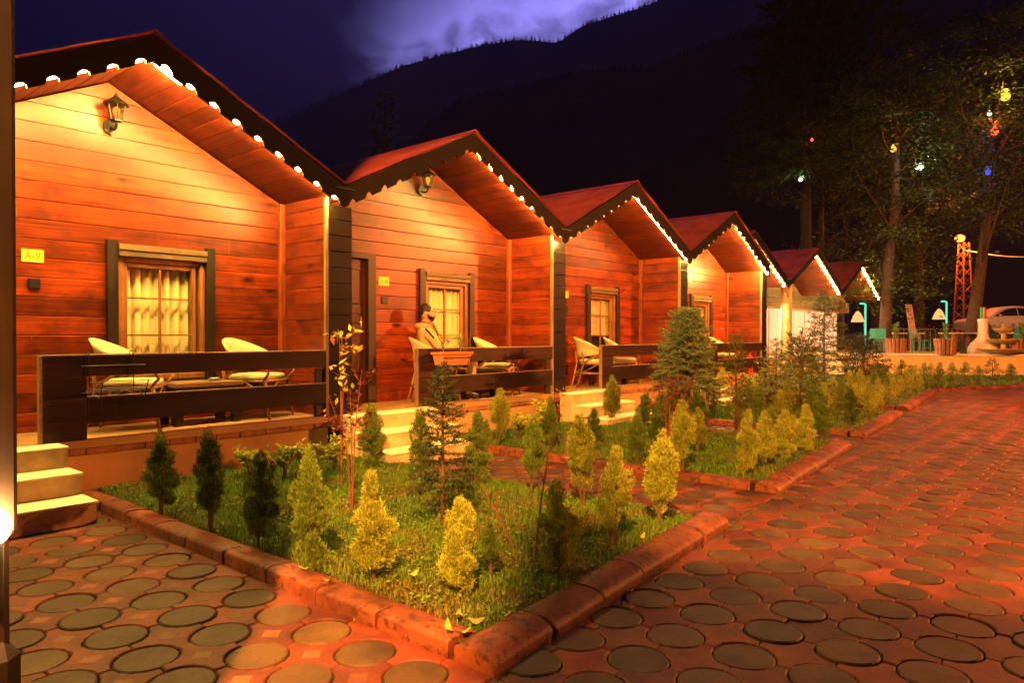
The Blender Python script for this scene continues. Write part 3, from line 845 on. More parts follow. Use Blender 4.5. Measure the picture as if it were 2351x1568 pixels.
# curtains / blinds: parts of each cabin's window
def window_of(c): return [o for o in c.children if o.name.split('.')[0] == 'window'][0]
def curtain_mesh():
    nx = 90; xs = np.linspace(WIN[0] + .05, WIN[1] - .06, nx); V = []; r = random.Random(3)
    ph = np.cumsum(np.array([r.uniform(.25, .75) for _ in xs]))
    for z in (WIN[2] + .03, 1.4, 1.8, WIN[3] - .03):
        for i, x in enumerate(xs): V.append((x, WALL_Y + .115 + .022 * math.sin(ph[i]) + .006 * math.sin(ph[i] * 2.3 + z), z))
    F = [(j * nx + i, j * nx + i + 1, (j + 1) * nx + i + 1, (j + 1) * nx + i) for j in range(3) for i in range(nx - 1)]
    return np_mesh('curtain', V, F, 'curtain')
CM = curtain_mesh()
for i in (0, 1): obj('curtain', CM, window_of(cabins[i]))
for i in (2, 3):
    w = window_of(cabins[i]); x0, x1 = WIN[0] + .06, WIN[1] - .07
    low = 1.50 if i == 2 else 1.05
    zt = WIN[3] - .03
    nsl = 9
    for k in range(nsl):
        za, zb = zt - (zt - low) * k / nsl, zt - (zt - low) * (k + 1) / nsl
        B = MB(); B.poly([(x0, WALL_Y + .10, za), (x1, WALL_Y + .10, za), (x1, WALL_Y + .118, zb - .012), (x0, WALL_Y + .118, zb - .012)], [(0, 1, 2, 3)])
        B.build('blind_fold', 'blind', w)
    B = MB(); n = 40; pts = [(x0 + (x1 - x0) * k / n, WALL_Y + .102, low + .01) for k in range(n + 1)] + [(x0 + (x1 - x0) * k / n, WALL_Y + .108, low - .05 - .035 * abs(math.sin(PI * 3 * k / n))) for k in range(n + 1)]
    B.poly(pts, [(k, k + 1, k + n + 2, k + n + 1) for k in range(n)]); B.build('blind_fringe', 'blind', w)
# ------------------------------------------------------------------ string lights along the eaves
def capsule(L, r, n=6, mat='bulb_glow'):
    B = MB(); m = 2; prof = []
    for i in range(m + 1): a = PI / 2 * i / m; prof.append((max(1e-5, r * math.sin(a)), -L / 2 - r * math.cos(a) + r))
    for i in range(m + 1): a = PI / 2 * (1 - i / m); prof.append((max(1e-5, r * math.sin(a)), L / 2 + r * math.cos(a) - r))
    B.lathe(prof, n); return B.mesh('bulb', mat, True)
CAPS = capsule(.085, .014); CAPL = capsule(.28, .014); CAPR = capsule(.045, .017)
def string_light(i, cx, y, lab, spec, slope=.5, zf=sof, wmax=HW):
    """spec: list of (distance along x, mesh)"""
    T = thing('string_light', lab, 'light string', (cx, y, zf(0)), group='light strings on the cabin eaves')
    B = MB()
    for s in (-1, 1): B.tube([(s * k * wmax / 8, random.uniform(-.004, .004), zf(k * wmax / 8) - zf(0) - .012) for k in range(9)], .006, 5)
    B.build('wire', 'cream_cushion', T)
    for x, me, dz in spec:
        a = math.atan(slope); o = obj('bulb', me, T, (x, 0, zf(x) - zf(0) - .028 + dz), (0, (PI / 2 + a) if x > 0 else (PI / 2 - a), 0))
    return T
st = HW / 9
YB = CAB_Y - .118
sp = [(-(k + .5) * st, CAPS, .006) for k in (1, 2, 3, 4, 5, 6, 7)] + [((k + .5) * st, CAPS, .006) for k in range(1, 9)] + [(.15, CAPL, -.034), (-(.5) * st, CAPS, .0)]
string_light(9, CAB_X[0] - 4.13, YB, 'warm bulbs strung under the eave on the near side of the A-9 steps', sp)
string_light(0, CAB_X[0], YB, 'warm bulbs strung under the scalloped eave of the A-9 cabin', sp)
sp = [((k + .5) * st * 1.0, CAPR, .0) for k in np.arange(.4, 9, .92)] + [(.04, CAPR, 0)] + [(-(k + .5) * st, CAPS, .045) for k in range(1, 9)]
string_light(1, CAB_X[1], YB, 'warm bulbs strung under the scalloped eave of the A-8 cabin', sp)
sp = [(-(k + .5) * st, CAPR, .014) for k in range(0, 9)]
t3 = string_light(2, CAB_X[2], YB, 'continuous bright light tube on the eave of the third cabin', sp)
B = MB(); B.tube([(.02 + k * (HW - .1) / 10, 0, sof(.02 + k * (HW - .1) / 10) - sof(0) - .036) for k in range(11)], .013, 8); B.build('light_tube', 'tube_glow', t3, smooth=True)
sp = [(-(k + .5) * st * .75, CAPR, .012) for k in range(0, 12)] + [((k + .3) * st * .8, CAPR, -.004) for k in range(0, 8)] + [(1.62, CAPL, -.01), (1.9, CAPL, -.01)]
string_light(3, CAB_X[3], YB, 'dense warm bulbs on the eave of the cabin beside the restaurant', sp)
# ------------------------------------------------------------------ wall lanterns
def lantern(cx, lab):
    T = thing('wall_lantern', lab, 'lantern', (cx, CAB_Y + WALL_Y, 3.44), group='lanterns high on the cabin gables')
    B = MB(); hexa = [(math.cos(PI / 3 * k + PI / 6) * .075, math.sin(PI / 3 * k + PI / 6) * .085 + .07) for k in range(6)]
    B.prism(hexa, -.024, -.001); B.build('back_plate', 'black_metal', T)
    B = MB(); B.tube([(0, -.02, .05), (0, -.07, .03), (0, -.13, .035), (0, -.15, .075), (0, -.15, .10)], .013, 8); B.build('arm', 'black_metal', T, smooth=True)
    B = MB()
    def ring(r, z): return [(r * math.cos(PI / 3 * k + .3), -.15 + r * math.sin(PI / 3 * k + .3), z) for k in range(6)]
    lo, hi = ring(.055, .105), ring(.085, .265)
    for k in range(6): B.tube([lo[k], hi[k]], .0045, 4)
    B.lathe([(.03, .09), (.062, .095), (.062, .108), (.02, .112)], 6, 0, -.15); B.build('cage', 'black_metal', T)
    B = MB(); B.lathe([(.125, .258), (.12, .268), (.075, .30), (.032, .335), (.02, .345), (.024, .355), (.014, .368), (.004, .385)], 6, 0, -.15); B.build('cap', 'black_metal', T)
    for k in range(6):
        B = MB(); a, b = k, (k + 1) % 6; B.poly([lo[a], lo[b], hi[b], hi[a]], [(0, 1, 2, 3)]); B.build('pane', 'lantern_glass', T)
    B = MB(); B.lathe([(.013, .112), (.013, .145), (.016, .15), (.031, .178), (.036, .20), (.031, .222), (.014, .238), (.001, .241)], 10, 0, -.15); B.build('bulb', 'lamp_bulb', T, smooth=True)
    return T
for i, d_ in enumerate(('A-9 cabin', 'A-8 cabin', 'cabin with the unbroken light tube')): lantern(CAB_X[i] + .02, 'black six sided lantern on the gable of the ' + d_)
# ------------------------------------------------------------------ porch steps
def steps(cx, lab):
    T = thing('porch_steps', lab, 'steps', (cx, CAB_Y, 0), group='stone steps up to the porches')
    x0, x1 = -2.02, -.735
    for k, (ya, zt) in enumerate(((-.93, .172), (-.615, .346), (-.30, .519))):
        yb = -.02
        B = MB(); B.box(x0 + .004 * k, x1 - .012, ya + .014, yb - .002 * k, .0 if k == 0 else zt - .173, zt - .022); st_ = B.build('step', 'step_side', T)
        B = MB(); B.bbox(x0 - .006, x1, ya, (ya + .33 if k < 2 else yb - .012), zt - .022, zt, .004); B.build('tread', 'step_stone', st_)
    B = MB(); B.box(x0 - .003, x1 - .008, -.30, -.025, 0, .495); B.build('side_cheek', 'step_side', T)
    return T
SL = ['pale stone steps with three treads beside the A-9 railing', 'pale stone steps before the dark door of the A-8 cabin', 'pale stone steps up to the cabin with the light tube', 'pale stone steps behind the blue spruce']
for i in range(4): steps(CAB_X[i] - .0, SL[i])
# ================================================================== PORCH FURNITURE
def make_chair():
    """round-backed bamboo armchair facing +x"""
    T = thing('armchair', 'x', 'armchair', group='bamboo armchairs on the porches')
    # shell: wide band round the back, tapering into the arms
    n, m = 26, 5; V = []
    for i in range(n + 1):
        a = math.radians(70 + 220 * i / n); k = abs(i / n - .5) * 2          # k=0 at the back, 1 at the arm tips
        hi = .88 - .27 * k ** 1.6; lo = .53 + .07 * k ** 2
        for j in range(m + 1):
            t = j / m; z = lo + (hi - lo) * t; r = .285 + .075 * t - .02 * math.sin(PI * t)
            bulge = (1 - .18 * k)
            V.append((r * math.cos(a) * bulge - .02, r * math.sin(a) * (1.02), z))
    no = len(V)
    for x, y, z in V[:no]:
        l = math.hypot(x, y); V.append((x - x / l * .028, y - y / l * .028, z))
    F = []
    for i in range(n):
        for j in range(m):
            q = i * (m + 1) + j; F.append((q, q + m + 1, q + m + 2, q + 1)); F.append((q + no, q + no + 1, q + no + m + 2, q + no + m + 1))
        q = i * (m + 1); F.append((q + m, q + 2 * m + 1, q + 2 * m + 1 + no, q + m + no)); F.append((q, q + no, q + m + 1 + no, q + m + 1))
    B = MB(); B.poly(V, F); B.build('back_shell', 'cream_wicker', T, smooth=True)
    # seat cushion
    B = MB(); pr = []
    for k in range(24):
        a = 2 * PI * k / 24; c, s = math.cos(a), math.sin(a); r = .26 / max(abs(c), abs(s)) ** .55; pr.append((r * c * .98, r * s * .95))
    pts = [(x * .97, y * .97, .425) for x, y in pr] + [(x, y, .445) for x, y in pr] + [(x * .98, y * .98, .475) for x, y in pr] + [(x * .8, y * .8, .487) for x, y in pr]
    B.poly(pts, [tuple(range(23, -1, -1)), tuple(range(72, 96))] + [(r * 24 + k, r * 24 + (k + 1) % 24, (r + 1) * 24 + (k + 1) % 24, (r + 1) * 24 + k) for r in range(3) for k in range(24)])
    B.build('seat_cushion', 'cream_cushion', T, smooth=True)
    for sx, sy in ((1, 1), (1, -1), (-1, 1), (-1, -1)):
        B = MB()
        if sx > 0: B.tube([(.30, sy * .24, 0), (.265, sy * .235, .22), (.24, sy * .23, .42)], .017, 8)
        else: B.tube([(-.36, sy * .20, 0), (-.30, sy * .21, .22), (-.255, sy * .225, .42), (-.28, sy * .235, .62)], .017, 8)
        B.build('leg', 'bamboo', T, smooth=True)
        B = MB()
        if sx > 0: B.tube([(.23, sy * .235, .42), (.30, sy * .26, .50), (.27, sy * .30, .57), (.15, sy * .33, .62)], .015, 8)
        else: B.tube([(-.26, sy * .22, .43), (-.10, sy * .29, .52), (.02, sy * .33, .58)], .013, 8)
        B.build('arm_support', 'bamboo', T, smooth=True)
    B = MB()
    for sy in (1, -1): B.tube([(.27, sy * .23, .24), (-.30, sy * .21, .24)], .012, 6); B.tube([(.27, sy * .235, .25), (0, sy * .235, .40), (-.27, sy * .22, .26)], .010, 6)
    B.tube([(.27, .23, .2), (.27, -.23, .2)], .012, 6); B.tube([(-.31, .2, .2), (-.31, -.2, .2)], .012, 6)
    for sy in (1, -1): B.tube([(.25, sy * .23, .41), (-.25, sy * .22, .41)], .015, 6)
    B.tube([(.25, .23, .41), (.25, -.23, .41)], .015, 6); B.tube([(-.25, .22, .41), (-.25, -.22, .41)], .015, 6)
    B.tube([(.265, .23, .26), (.26, 0, .40), (.265, -.23, .26)], .010, 6)
    B.build('stretchers', 'bamboo', T, smooth=True)
    return T
ch0 = make_chair()
CH = [(0, .05, .44, -38, 'cream armchair before the curtain window of the A-9 cabin'), (0, 1.38, .50, -62, 'cream armchair by the dividing wall of the A-9 porch'),
      (1, -.04, .52, -34, 'cream armchair under the seated man'), (1, 1.22, .50, -62, 'empty cream armchair on the porch of the seated man'),
      (2, -.46, .40, -40, 'cream armchair standing clear of the railing end by the striped blind window'), (2, .62, .48, -58, 'cream armchair half hidden behind the third railing'),
      (3, 1.0, .5, -75, 'cream armchair top behind the railing of the cabin by the restaurant')]
for k, (i, x, y, rot, lab) in enumerate(CH):
    o = ch0 if k == 0 else copy_tree(ch0)
    o.location = (CAB_X[i] + x, CAB_Y + y, FL); o.rotation_euler.z = math.radians(rot); o['label'] = lab
def make_table():
    T = thing('porch_table', 'x', 'table', group='low dark tables on the porches')
    B = MB(); B.bbox(-.36, .36, -.23, .23, .385, .43, .004); B.build('table_top', 'rail_cap', T)
    B = MB()
    for (a, b, c, d_) in ((-.345, .345, -.215, -.19), (-.345, .345, .19, .215), (-.345, -.32, -.19, .19), (.32, .345, -.19, .19)): B.box(a, b, c, d_, .275, .384)
    B.build('apron', 'table_wood', T)
    for sx in (-1, 1):
        for sy in (-1, 1):
            B = MB(); B.bbox(sx * .30 - .04, sx * .30 + .04, sy * .165 - .04, sy * .165 + .04, 0, .276, .004); B.build('leg', 'table_wood', T)
    return T
tb0 = make_table()
TL = ['low dark table with a metal ashtray between the A-9 armchairs', 'low dark table before the seated man', 'low dark table on the third porch behind the railing']
for i in range(3):
    o = tb0 if i == 0 else copy_tree(tb0); o.location = (CAB_X[i] + (.72, .62, .1)[i], CAB_Y + .47, FL); o['label'] = TL[i]
B = MB(); B.lathe([(.05, 0), (.055, .006), (.055, .03), (.05, .034), (.046, .03), (.044, .01), (.001, .009)], 16); tag(B.build('ashtray', 'tin', None, (CAB_X[0] + .84, CAB_Y + .40, FL + .431), True), 'round metal ashtray on the low dark table', 'ashtray')
# wire drying rack hooked on the A-9 railing
T = thing('drying_rack', 'thin black wire drying rack hooked over the A-9 railing', 'drying rack', (CAB_X[0] - .50, CAB_Y - .05, 1.262))
for x in (0, .36):
    B = MB(); B.tube([(x, .09, -.03), (x, .085, .01), (x, .04, .022), (x, 0, .008), (x, -.005, -.10), (x, -.01, -.33)], .005, 5); B.build('hook', 'black_metal', T)
B = MB()
for (y, z) in ((-.012, -.10), (-.02, -.33), (-.09, -.31), (-.16, -.29), (-.20, -.23)): B.tube([(-.06, y, z), (.46, y, z)], .0035, 5)
B.build('wires', 'tin', T)
for x in (.03, .40):
    B = MB(); B.tube([(x, -.01, -.33), (x + .02, -.10, -.385), (x + .01, -.20, -.23)], .005, 5); B.build('bracket', 'black_metal', T)
# flower box on the A-8 railing
fb = Vector((6.555, CAB_Y - .145, 0))
T = thing('flower_box', 'terracotta trough hung on the railing of the A-8 porch', 'flower box', (fb.x, fb.y, 1.04))
B = MB(); w0, w1, d0, d1, h_ = .235, .275, .075, .10, .17
ring = lambda w, d, z: [(-w, -d, z), (w, -d, z), (w, d, z), (-w, d, z)]
pts = ring(w0, d0, 0) + ring(w1 - .01, d1 - .008, h_ - .03) + ring(w1 + .008, d1 + .008, h_ - .03) + ring(w1 + .008, d1 + .008, h_) + ring(w1 - .014, d1 - .014, h_) + ring(w1 - .016, d1 - .016, h_ - .03)
B.poly(pts, [(3, 2, 1, 0)] + [(r * 4 + k, r * 4 + (k + 1) % 4, (r + 1) * 4 + (k + 1) % 4, (r + 1) * 4 + k) for r in range(5) for k in range(4)]); B.build('trough', 'terracotta', T)
B = MB(); B.poly([(-w1 + .02, -d1 + .02, h_ - .028), (w1 - .02, -d1 + .02, h_ - .028), (w1 - .02, d1 - .02, h_ - .028), (-w1 + .02, d1 - .02, h_ - .028)], [(0, 1, 2, 3)]); B.build('soil', 'soil', T)
B = MB()
for x in (-.2, .2): B.tube([(x, .12, .20), (x, .11, .225), (x, .10, .20), (x * 1.05, -.115, .10), (x * .9, -.09, -.01), (x * .9, .06, -.01)], .004, 5)
B.tube([(-.26, -.105, .1), (.26, -.105, .1)], .004, 5); B.build('hanger', 'black_metal', T)
def lily(cx, cy, z0, h, n, L, parent, name='lily', seed=0):
    r = np.random.default_rng(seed); zs = r.uniform(.1, 1, n) * h; a = r.uniform(0, 2 * PI, n)
    base = np.stack([np.full(n, cx), np.full(n, cy), z0 + zs], 1)
    d = unit(np.stack([np.cos(a), np.sin(a), r.uniform(.1, 1.4, n)], 1)); s = unit(np.cross(d, np.array([0, 0, 1.]) + r.normal(0, .1, (n, 3))))
    V, F = rhombs(base, d, s, r.uniform(.7, 1.1, n) * L, np.full(n, L * .2))
    return obj(name, np_mesh(name, V, F, 'plant_leaf'), parent)
for x, h2, sd in ((-.16, .20, 1), (.15, .24, 2)):
    B = MB(); B.tube([(x, 0, .14), (x + .01, 0, .14 + h2)], .006, 5); B.build('stem', 'plant_leaf', T)
    lily(x, 0, .15, h2, 26, .10, T, 'foliage', sd)
B = MB(); B.tube([(.22, .02, .14), (.28, .0, .25), (.34, .0, .36), (.35, .01, .45)], .004, 5); B.tube([(.28, .0, .25), (.33, .01, .30), (.345, .02, .40)], .003, 5); B.tube([(.22, .0, .14), (.30, .02, .20), (.36, .02, .27)], .003, 5); B.build('dry_twig', 'twig_brown', T)

# ================================================================== PEOPLE
def skinned(name, joints, bones, mats, pick, sub=2, root='pelvis'):
    """continuous body grown round a skeleton; joints: name -> (pos, radius)"""
    names = list(joints); idx = {k: i for i, k in enumerate(names)}
    me = bpy.data.meshes.new(name); me.from_pydata([joints[k][0] for k in names], [(idx[a], idx[b]) for a, b in bones], [])
    o = bpy.data.objects.new(name, me); C.objects.link(o)
    md = o.modifiers.new('skin', 'SKIN'); md.use_smooth_shade = True
    sk = me.skin_vertices[0].data if me.skin_vertices else None
    if sk is None:
        bpy.context.view_layer.objects.active = o; o.select_set(True)
        me.skin_vertices.new() if hasattr(me.skin_vertices, 'new') else None
        sk = me.skin_vertices[0].data
    for k in names:
        r = joints[k][1]; sk[idx[k]].radius = (r, r) if isinstance(r, (int, float)) else r
        sk[idx[k]].use_root = (k == root)
    s2 = o.modifiers.new('sub', 'SUBSURF'); s2.levels = sub; s2.render_levels = sub
    dg = bpy.context.evaluated_depsgraph_get(); nm = bpy.data.meshes.new_from_object(o.evaluated_get(dg))
    bpy.data.objects.remove(o)
    nm.materials.clear()
    for m in mats: nm.materials.append(MATS[m])
    for p in nm.polygons: p.material_index = pick(p.center); p.use_smooth = True
    nm.name = name; return nm
plain('skin', (.62, .33, .20), .5, var=.06, bmp=0); plain('hair', (.018, .010, .006), .5, var=.2, scale=30, bmp=.4)
plain('jacket', (.52, .38, .19), .85, var=.12, scale=9, bmp=.35, bd=.01); plain('jacket_stripe', (.07, .045, .025), .8, var=.1, bmp=0)
plain('red_cloth', (.40, .02, .02), .85, var=.12); plain('khaki', (.46, .32, .15), .85, var=.12, scale=9, bmp=.3, bd=.01)
plain('shoe', (.03, .02, .015), .6, var=.2); plain('purple_cloth', (.10, .08, .22), .85, var=.2); plain('dark_cloth', (.03, .025, .03), .85, var=.2)
plain('eye_white', (.7, .62, .5), .3, var=.02, bmp=0)
def make_head(T, pos, yaw, tilt=0.0, beard=True, hairm='hair', sc=1.0, part_of='head'):
    """head facing +x in its own frame: returns nothing, adds face mesh features as children"""
    M = Matrix.Translation(pos) @ Matrix.Rotation(yaw, 4, 'Z') @ Matrix.Rotation(tilt, 4, 'Y') @ Matrix.Scale(sc, 4)
    n, m = 28, 22; V = []
    for i in range(m + 1):
        th = PI * i / m
        for j in range(n):
            a = 2 * PI * j / n
            x, y, z = math.sin(th) * math.cos(a), math.sin(th) * math.sin(a), math.cos(th)
            X, Y, Zz = x * .098, y * .076, z * .122
            fr = max(0, x)
            if Zz < -.02:                                           # narrow to the jaw
                k = min(1, (-.02 - Zz) / .10); Y *= 1 - .30 * k; X = X * (1 - .10 * k) + .012 * k * fr
                if x < 0: X *= 1 - .42 * k
            g_ = lambda cy, cz, sy, sz: math.exp(-((Y - cy) / sy) ** 2 - ((Zz - cz) / sz) ** 2)
            if x > .3:
                X += .030 * g_(0, -.022, .013, .020) + .014 * g_(0, .005, .010, .03)                  # nose
                X += .007 * g_(0, .032, .05, .012)                                                     # brow
                X -= .011 * (g_(.031, .012, .016, .012) + g_(-.031, .012, .016, .012))                 # eye sockets
                X += .008 * g_(0, -.060, .024, .009) - .005 * g_(0, -.0675, .026, .003) + .007 * g_(0, -.075, .02, .007) # lips
                X += .010 * g_(0, -.105, .025, .016)                                                   # chin
            V.append(M @ Vector((X, Y, Zz)))
    F = [(i * n + j, i * n + (j + 1) % n, (i + 1) * n + (j + 1) % n, (i + 1) * n + j) for i in range(m) for j in range(n)]
    B = MB(); B.poly(V, F); B.build('head', 'skin', T, smooth=True)
    # ears
    for s in (-1, 1):
        B = MB(); B.sphere((0, 0, 0), .03, 10, 7, None, (.62, .32, 1.0)); B.v = [tuple(M @ (Vector(v) + Vector((-.004, s * .077, -.005)))) for v in B.v]; B.build('ear', 'skin', T, smooth=True)
        B = MB(); B.sphere((0, 0, 0), .011, 8, 6); B.v = [tuple(M @ (Vector(v) + Vector((.081, s * .031, .011)))) for v in B.v]; B.build('eye', 'eye_white', T, smooth=True)
        B = MB(); B.tube([M @ Vector((.093, s * .014, .033)), M @ Vector((.092, s * .034, .038)), M @ Vector((.080, s * .05, .030))], [.003 * sc, .0045 * sc, .002 * sc], 5); B.build('eyebrow', 'hair', T, smooth=True)
    # hair: cap with a rough outline
    V = []; r = random.Random(5)
    mm = 14
    for i in range(mm + 1):
        for j in range(n):
            a = 2 * PI * j / n; lim = PI * (.30 + .34 * (.5 - .5 * math.cos(a)) ** .8)            # low at the nape, high at the brow
            if abs(math.sin(a)) > .75 and math.cos(a) > -.3: lim = PI * .47
            th = lim * i / mm
            x, y, z = math.sin(th) * math.cos(a), math.sin(th) * math.sin(a), math.cos(th)
            k = 1.055 + (.04 if i < mm * .55 else 0) + r.uniform(-.02, .028)
            if i == mm: k = 1.0
            X = x * .098 * k; Zz = z * .122 * k + .004
            if x < 0 and Zz < -.02: X *= 1 - .3 * min(1, (-.02 - Zz) / .1)
            V.append(M @ Vector((X - .003, y * .076 * k, Zz)))
    F = [(i * n + j, i * n + (j + 1) % n, (i + 1) * n + (j + 1) % n, (i + 1) * n + j) for i in range(mm) for j in range(n)]
    B = MB(); B.poly(V, F); B.build('hair', hairm, T, smooth=True)
    if beard:
        V = []; nb, mb2 = 20, 7
        for i in range(mb2 + 1):
            for j in range(nb + 1):
                a = -1.55 + 3.1 * j / nb; edge = abs(a) / 1.55
                zt = -.052 + .055 * edge ** 2.2; zb = -.128 + .055 * edge ** 1.5
                t = i / mb2; Zz = zt + (zb - zt) * t
                k = min(1, max(0, (-.02 - Zz) / .10)); rad = math.sqrt(max(.02, 1 - (Zz / .126) ** 2))
                X = .098 * rad * math.cos(a) * (1 - .08 * k) + .014 + .016 * k * math.cos(a); Y = .077 * rad * math.sin(a) * (1 - .24 * k) * 1.05
                if i in (0,) : X -= .012; Y *= .95
                V.append(M @ Vector((X + r.uniform(-.002, .002), Y, Zz)))
        F = [(i * (nb + 1) + j, i * (nb + 1) + j + 1, (i + 1) * (nb + 1) + j + 1, (i + 1) * (nb + 1) + j) for i in range(mb2) for j in range(nb)]
        B = MB(); B.poly(V, F); B.build('beard', 'hair', T, smooth=True)
        B = MB(); B.tube([M @ Vector((.088, .03, -.062)), M @ Vector((.112, .012, -.049)), M @ Vector((.114, 0, -.047)), M @ Vector((.112, -.012, -.049)), M @ Vector((.088, -.03, -.062))], [.003 * sc, .006 * sc, .006 * sc, .006 * sc, .003 * sc], 6); B.build('moustache', 'hair', T, smooth=True)
def hand(T, wrist, d, up, curl=.5, mat='skin', sc=1.0):
    """palm with four fingers and a thumb, all one mesh"""
    d = Vector(d).normalized(); up = Vector(up); up = (up - d * up.dot(d)).normalized(); s = d.cross(up)
    B = MB(); w = Vector(wrist)
    B.tube([w, w + d * .03 * sc, w + d * .085 * sc], [.024 * sc, .031 * sc, .036 * sc], 8)
    for k, (o, L) in enumerate(((-.030, .066), (-.010, .076), (.011, .072), (.030, .056))):
        p = w + d * .082 * sc + s * o * sc; pts = [p]; ang = 0
        for q in (.45, .32, .23):
            ang += curl * .8; p = p + (d * math.cos(ang) - up * math.sin(ang)) * L * q * sc; pts.append(p)
        B.tube(pts, [.0095 * sc, .009 * sc, .008 * sc, .006 * sc], 6)
    p = w + d * .03 * sc - s * .028 * sc
    B.tube([p, p - s * .022 * sc + d * .02 * sc - up * .008 * sc, p - s * .03 * sc + d * .048 * sc - up * .02 * sc, p - s * .026 * sc + d * .07 * sc - up * .03 * sc], [.013 * sc, .012 * sc, .010 * sc, .007 * sc], 6)
    return B.build('hand', mat, T, smooth=True)
# seated man on the A-8 porch, facing +x, arms folded, one ankle across the knee
T = thing('person', 'bearded person in a tan hooded jacket sitting with folded arms', 'person', (CAB_X[1] - .01, CAB_Y + .50, FL), math.radians(-34))
J = {'pelvis': ((-.06, 0, .56), (.15, .17)), 'belly': ((-.09, 0, .72), (.145, .175)), 'chest': ((-.115, 0, .88), (.14, .19)), 'neckbase': ((-.12, 0, 1.0), (.085, .12)), 'neck': ((-.095, 0, 1.075), .058), 'skull': ((-.075, 0, 1.14), .055),
     'shR': ((-.12, -.185, .955), .082), 'elR': ((.02, -.27, .715), .062), 'foR': ((.16, -.20, .74), .055), 'wrR': ((.235, -.02, .80), .036),
     'shL': ((-.12, .185, .955), .082), 'elL': ((.05, .26, .73), .062), 'foL': ((.19, .16, .76), .053), 'wrL': ((.25, -.06, .755), .036),
     'hpR': ((.02, -.11, .545), .105), 'knR': ((.44, -.17, .555), .078), 'shnR': ((.45, -.16, .33), .062), 'anR': ((.40, -.15, .10), .048), 'toR': ((.56, -.16, .045), .036),
     'hpL': ((.02, .11, .545), .105), 'knL': ((.42, .24, .60), .078), 'shnL': ((.47, .05, .655), .06), 'anL': ((.45, -.13, .66), .047), 'toL': ((.51, -.23, .68), .036)}
bones = [('pelvis', 'belly'), ('belly', 'chest'), ('chest', 'neckbase'), ('neckbase', 'neck'), ('neck', 'skull'), ('chest', 'shR'), ('shR', 'elR'), ('elR', 'foR'), ('foR', 'wrR'), ('chest', 'shL'), ('shL', 'elL'), ('elL', 'foL'), ('foL', 'wrL'),
         ('pelvis', 'hpR'), ('hpR', 'knR'), ('knR', 'shnR'), ('shnR', 'anR'), ('anR', 'toR'), ('pelvis', 'hpL'), ('hpL', 'knL'), ('knL', 'shnL'), ('shnL', 'anL'), ('anL', 'toL')]
def pick_man(c):
    if c.z > 1.03: return 0
    if c.z > .60 and c.x < .30: return 1
    if c.x > .36 and c.z < .09: return 3
    if c.y < -.165 and c.x > .4 and c.z > .6: return 3
    return 2
obj('body', skinned('body', J, bones, ['skin', 'jacket', 'khaki', 'shoe'], pick_man), T)
make_head(T, Vector((-.055, 0, 1.215)), -.28, .06)
hand(T, (.225, -.01, .80), (.02, 1, .10), (.9, -.1, .5), .35)
hand(T, (.245, -.055, .757), (-.3, -1, .0), (.9, -.2, .3), .35)
B = MB()                                                       # hood folded behind the neck, collar, sleeve stripe, zip
B.tube([(-.02, -.085, 1.02), (-.09, -.12, 1.035), (-.175, -.10, 1.035), (-.215, 0, 1.03), (-.175, .10, 1.035), (-.09, .12, 1.035), (-.02, .085, 1.02)], [.02, .036, .044, .048, .044, .036, .02], 8); B.build('hood', 'jacket', T, smooth=True)
B = MB(); B.tube([(.005, -.045, 1.03), (-.05, -.075, 1.06), (-.12, -.075, 1.075), (-.155, 0, 1.085), (-.12, .075, 1.075), (-.05, .075, 1.06), (.005, .045, 1.03)], [.012, .02, .024, .024, .024, .02, .012], 8); B.build('collar', 'red_cloth', T, smooth=True)
B = MB(); B.tube([(-.15, -.262, 1.00), (-.11, -.275, .955), (-.06, -.318, .87)], [.012, .016, .014], 6); B.build('sleeve_stripe', 'jacket_stripe', T, smooth=True)
B = MB(); B.tube([(.035, -.015, .98), (.05, -.012, .9)], .006, 5); B.build('zip', 'jacket_stripe', T)

for c_ in T.children:                                          # lean back into the chair
    for v in c_.data.vertices:
        if v.co.z > .56: v.co.x -= (v.co.z - .56) * .16

# ================================================================== PLANTS
def cypress_mesh(seed, h=.75, r=.155, foot=.12, dens=1.0, mat='cypress_gold', lobes=15):
    g_ = np.random.default_rng(seed); pts = []; out = []; ups = []
    for k in range(lobes + 1):
        t = (k + .5) / lobes                                    # height fraction of the lobe
        prof = math.sin(PI * min(1, (t * .86 + .14)) ** .9) ** .75 if t < 1 else .2
        a = k * 2.4 + g_.uniform(-.5, .5); rr = r * prof * (g_.uniform(.34, .80) if k < lobes else 0)
        c = np.array([rr * math.cos(a), rr * math.sin(a), foot + (h - foot) * (t * .86 + .03 + .04 * g_.standard_normal() * (t < .9))])
        e = np.array([r * (.28 + .26 * prof), r * (.28 + .26 * prof), h * g_.uniform(.10, .17)]) * g_.uniform(.7, 1.15)
        n = int(150 * dens * (.6 + prof))
        u = unit(g_.standard_normal((n, 3))); u[:, 2] = u[:, 2] * .9 + .15
        rad = g_.uniform(.45, 1.06, n) ** .6
        p = c + u * e * rad[:, None]
        pts.append(p); o_ = u * np.array([1, 1, .35]) + np.array([c[0], c[1], 0]) / r * .5; out.append(o_)
    P = np.concatenate(pts); O = np.concatenate(out); P[:, 2] = np.maximum(P[:, 2], foot * .55)
    n = len(P); nb = 7
    Pb = np.repeat(P, nb, 0); Ob = np.repeat(O, nb, 0) + g_.normal(0, .45, (n * nb, 3))
    D = unit(Ob * .75 + np.array([0, 0, 1.0]) + g_.normal(0, .25, (n * nb, 3)))
    sd = unit(np.cross(D, g_.standard_normal((n * nb, 3))))
    L = g_.uniform(.011, .030, n * nb); V, F = rhombs(Pb + g_.normal(0, .008, (n * nb, 3)), D, sd, L, L * .22)
    return np_mesh('foliage', V, F, mat)
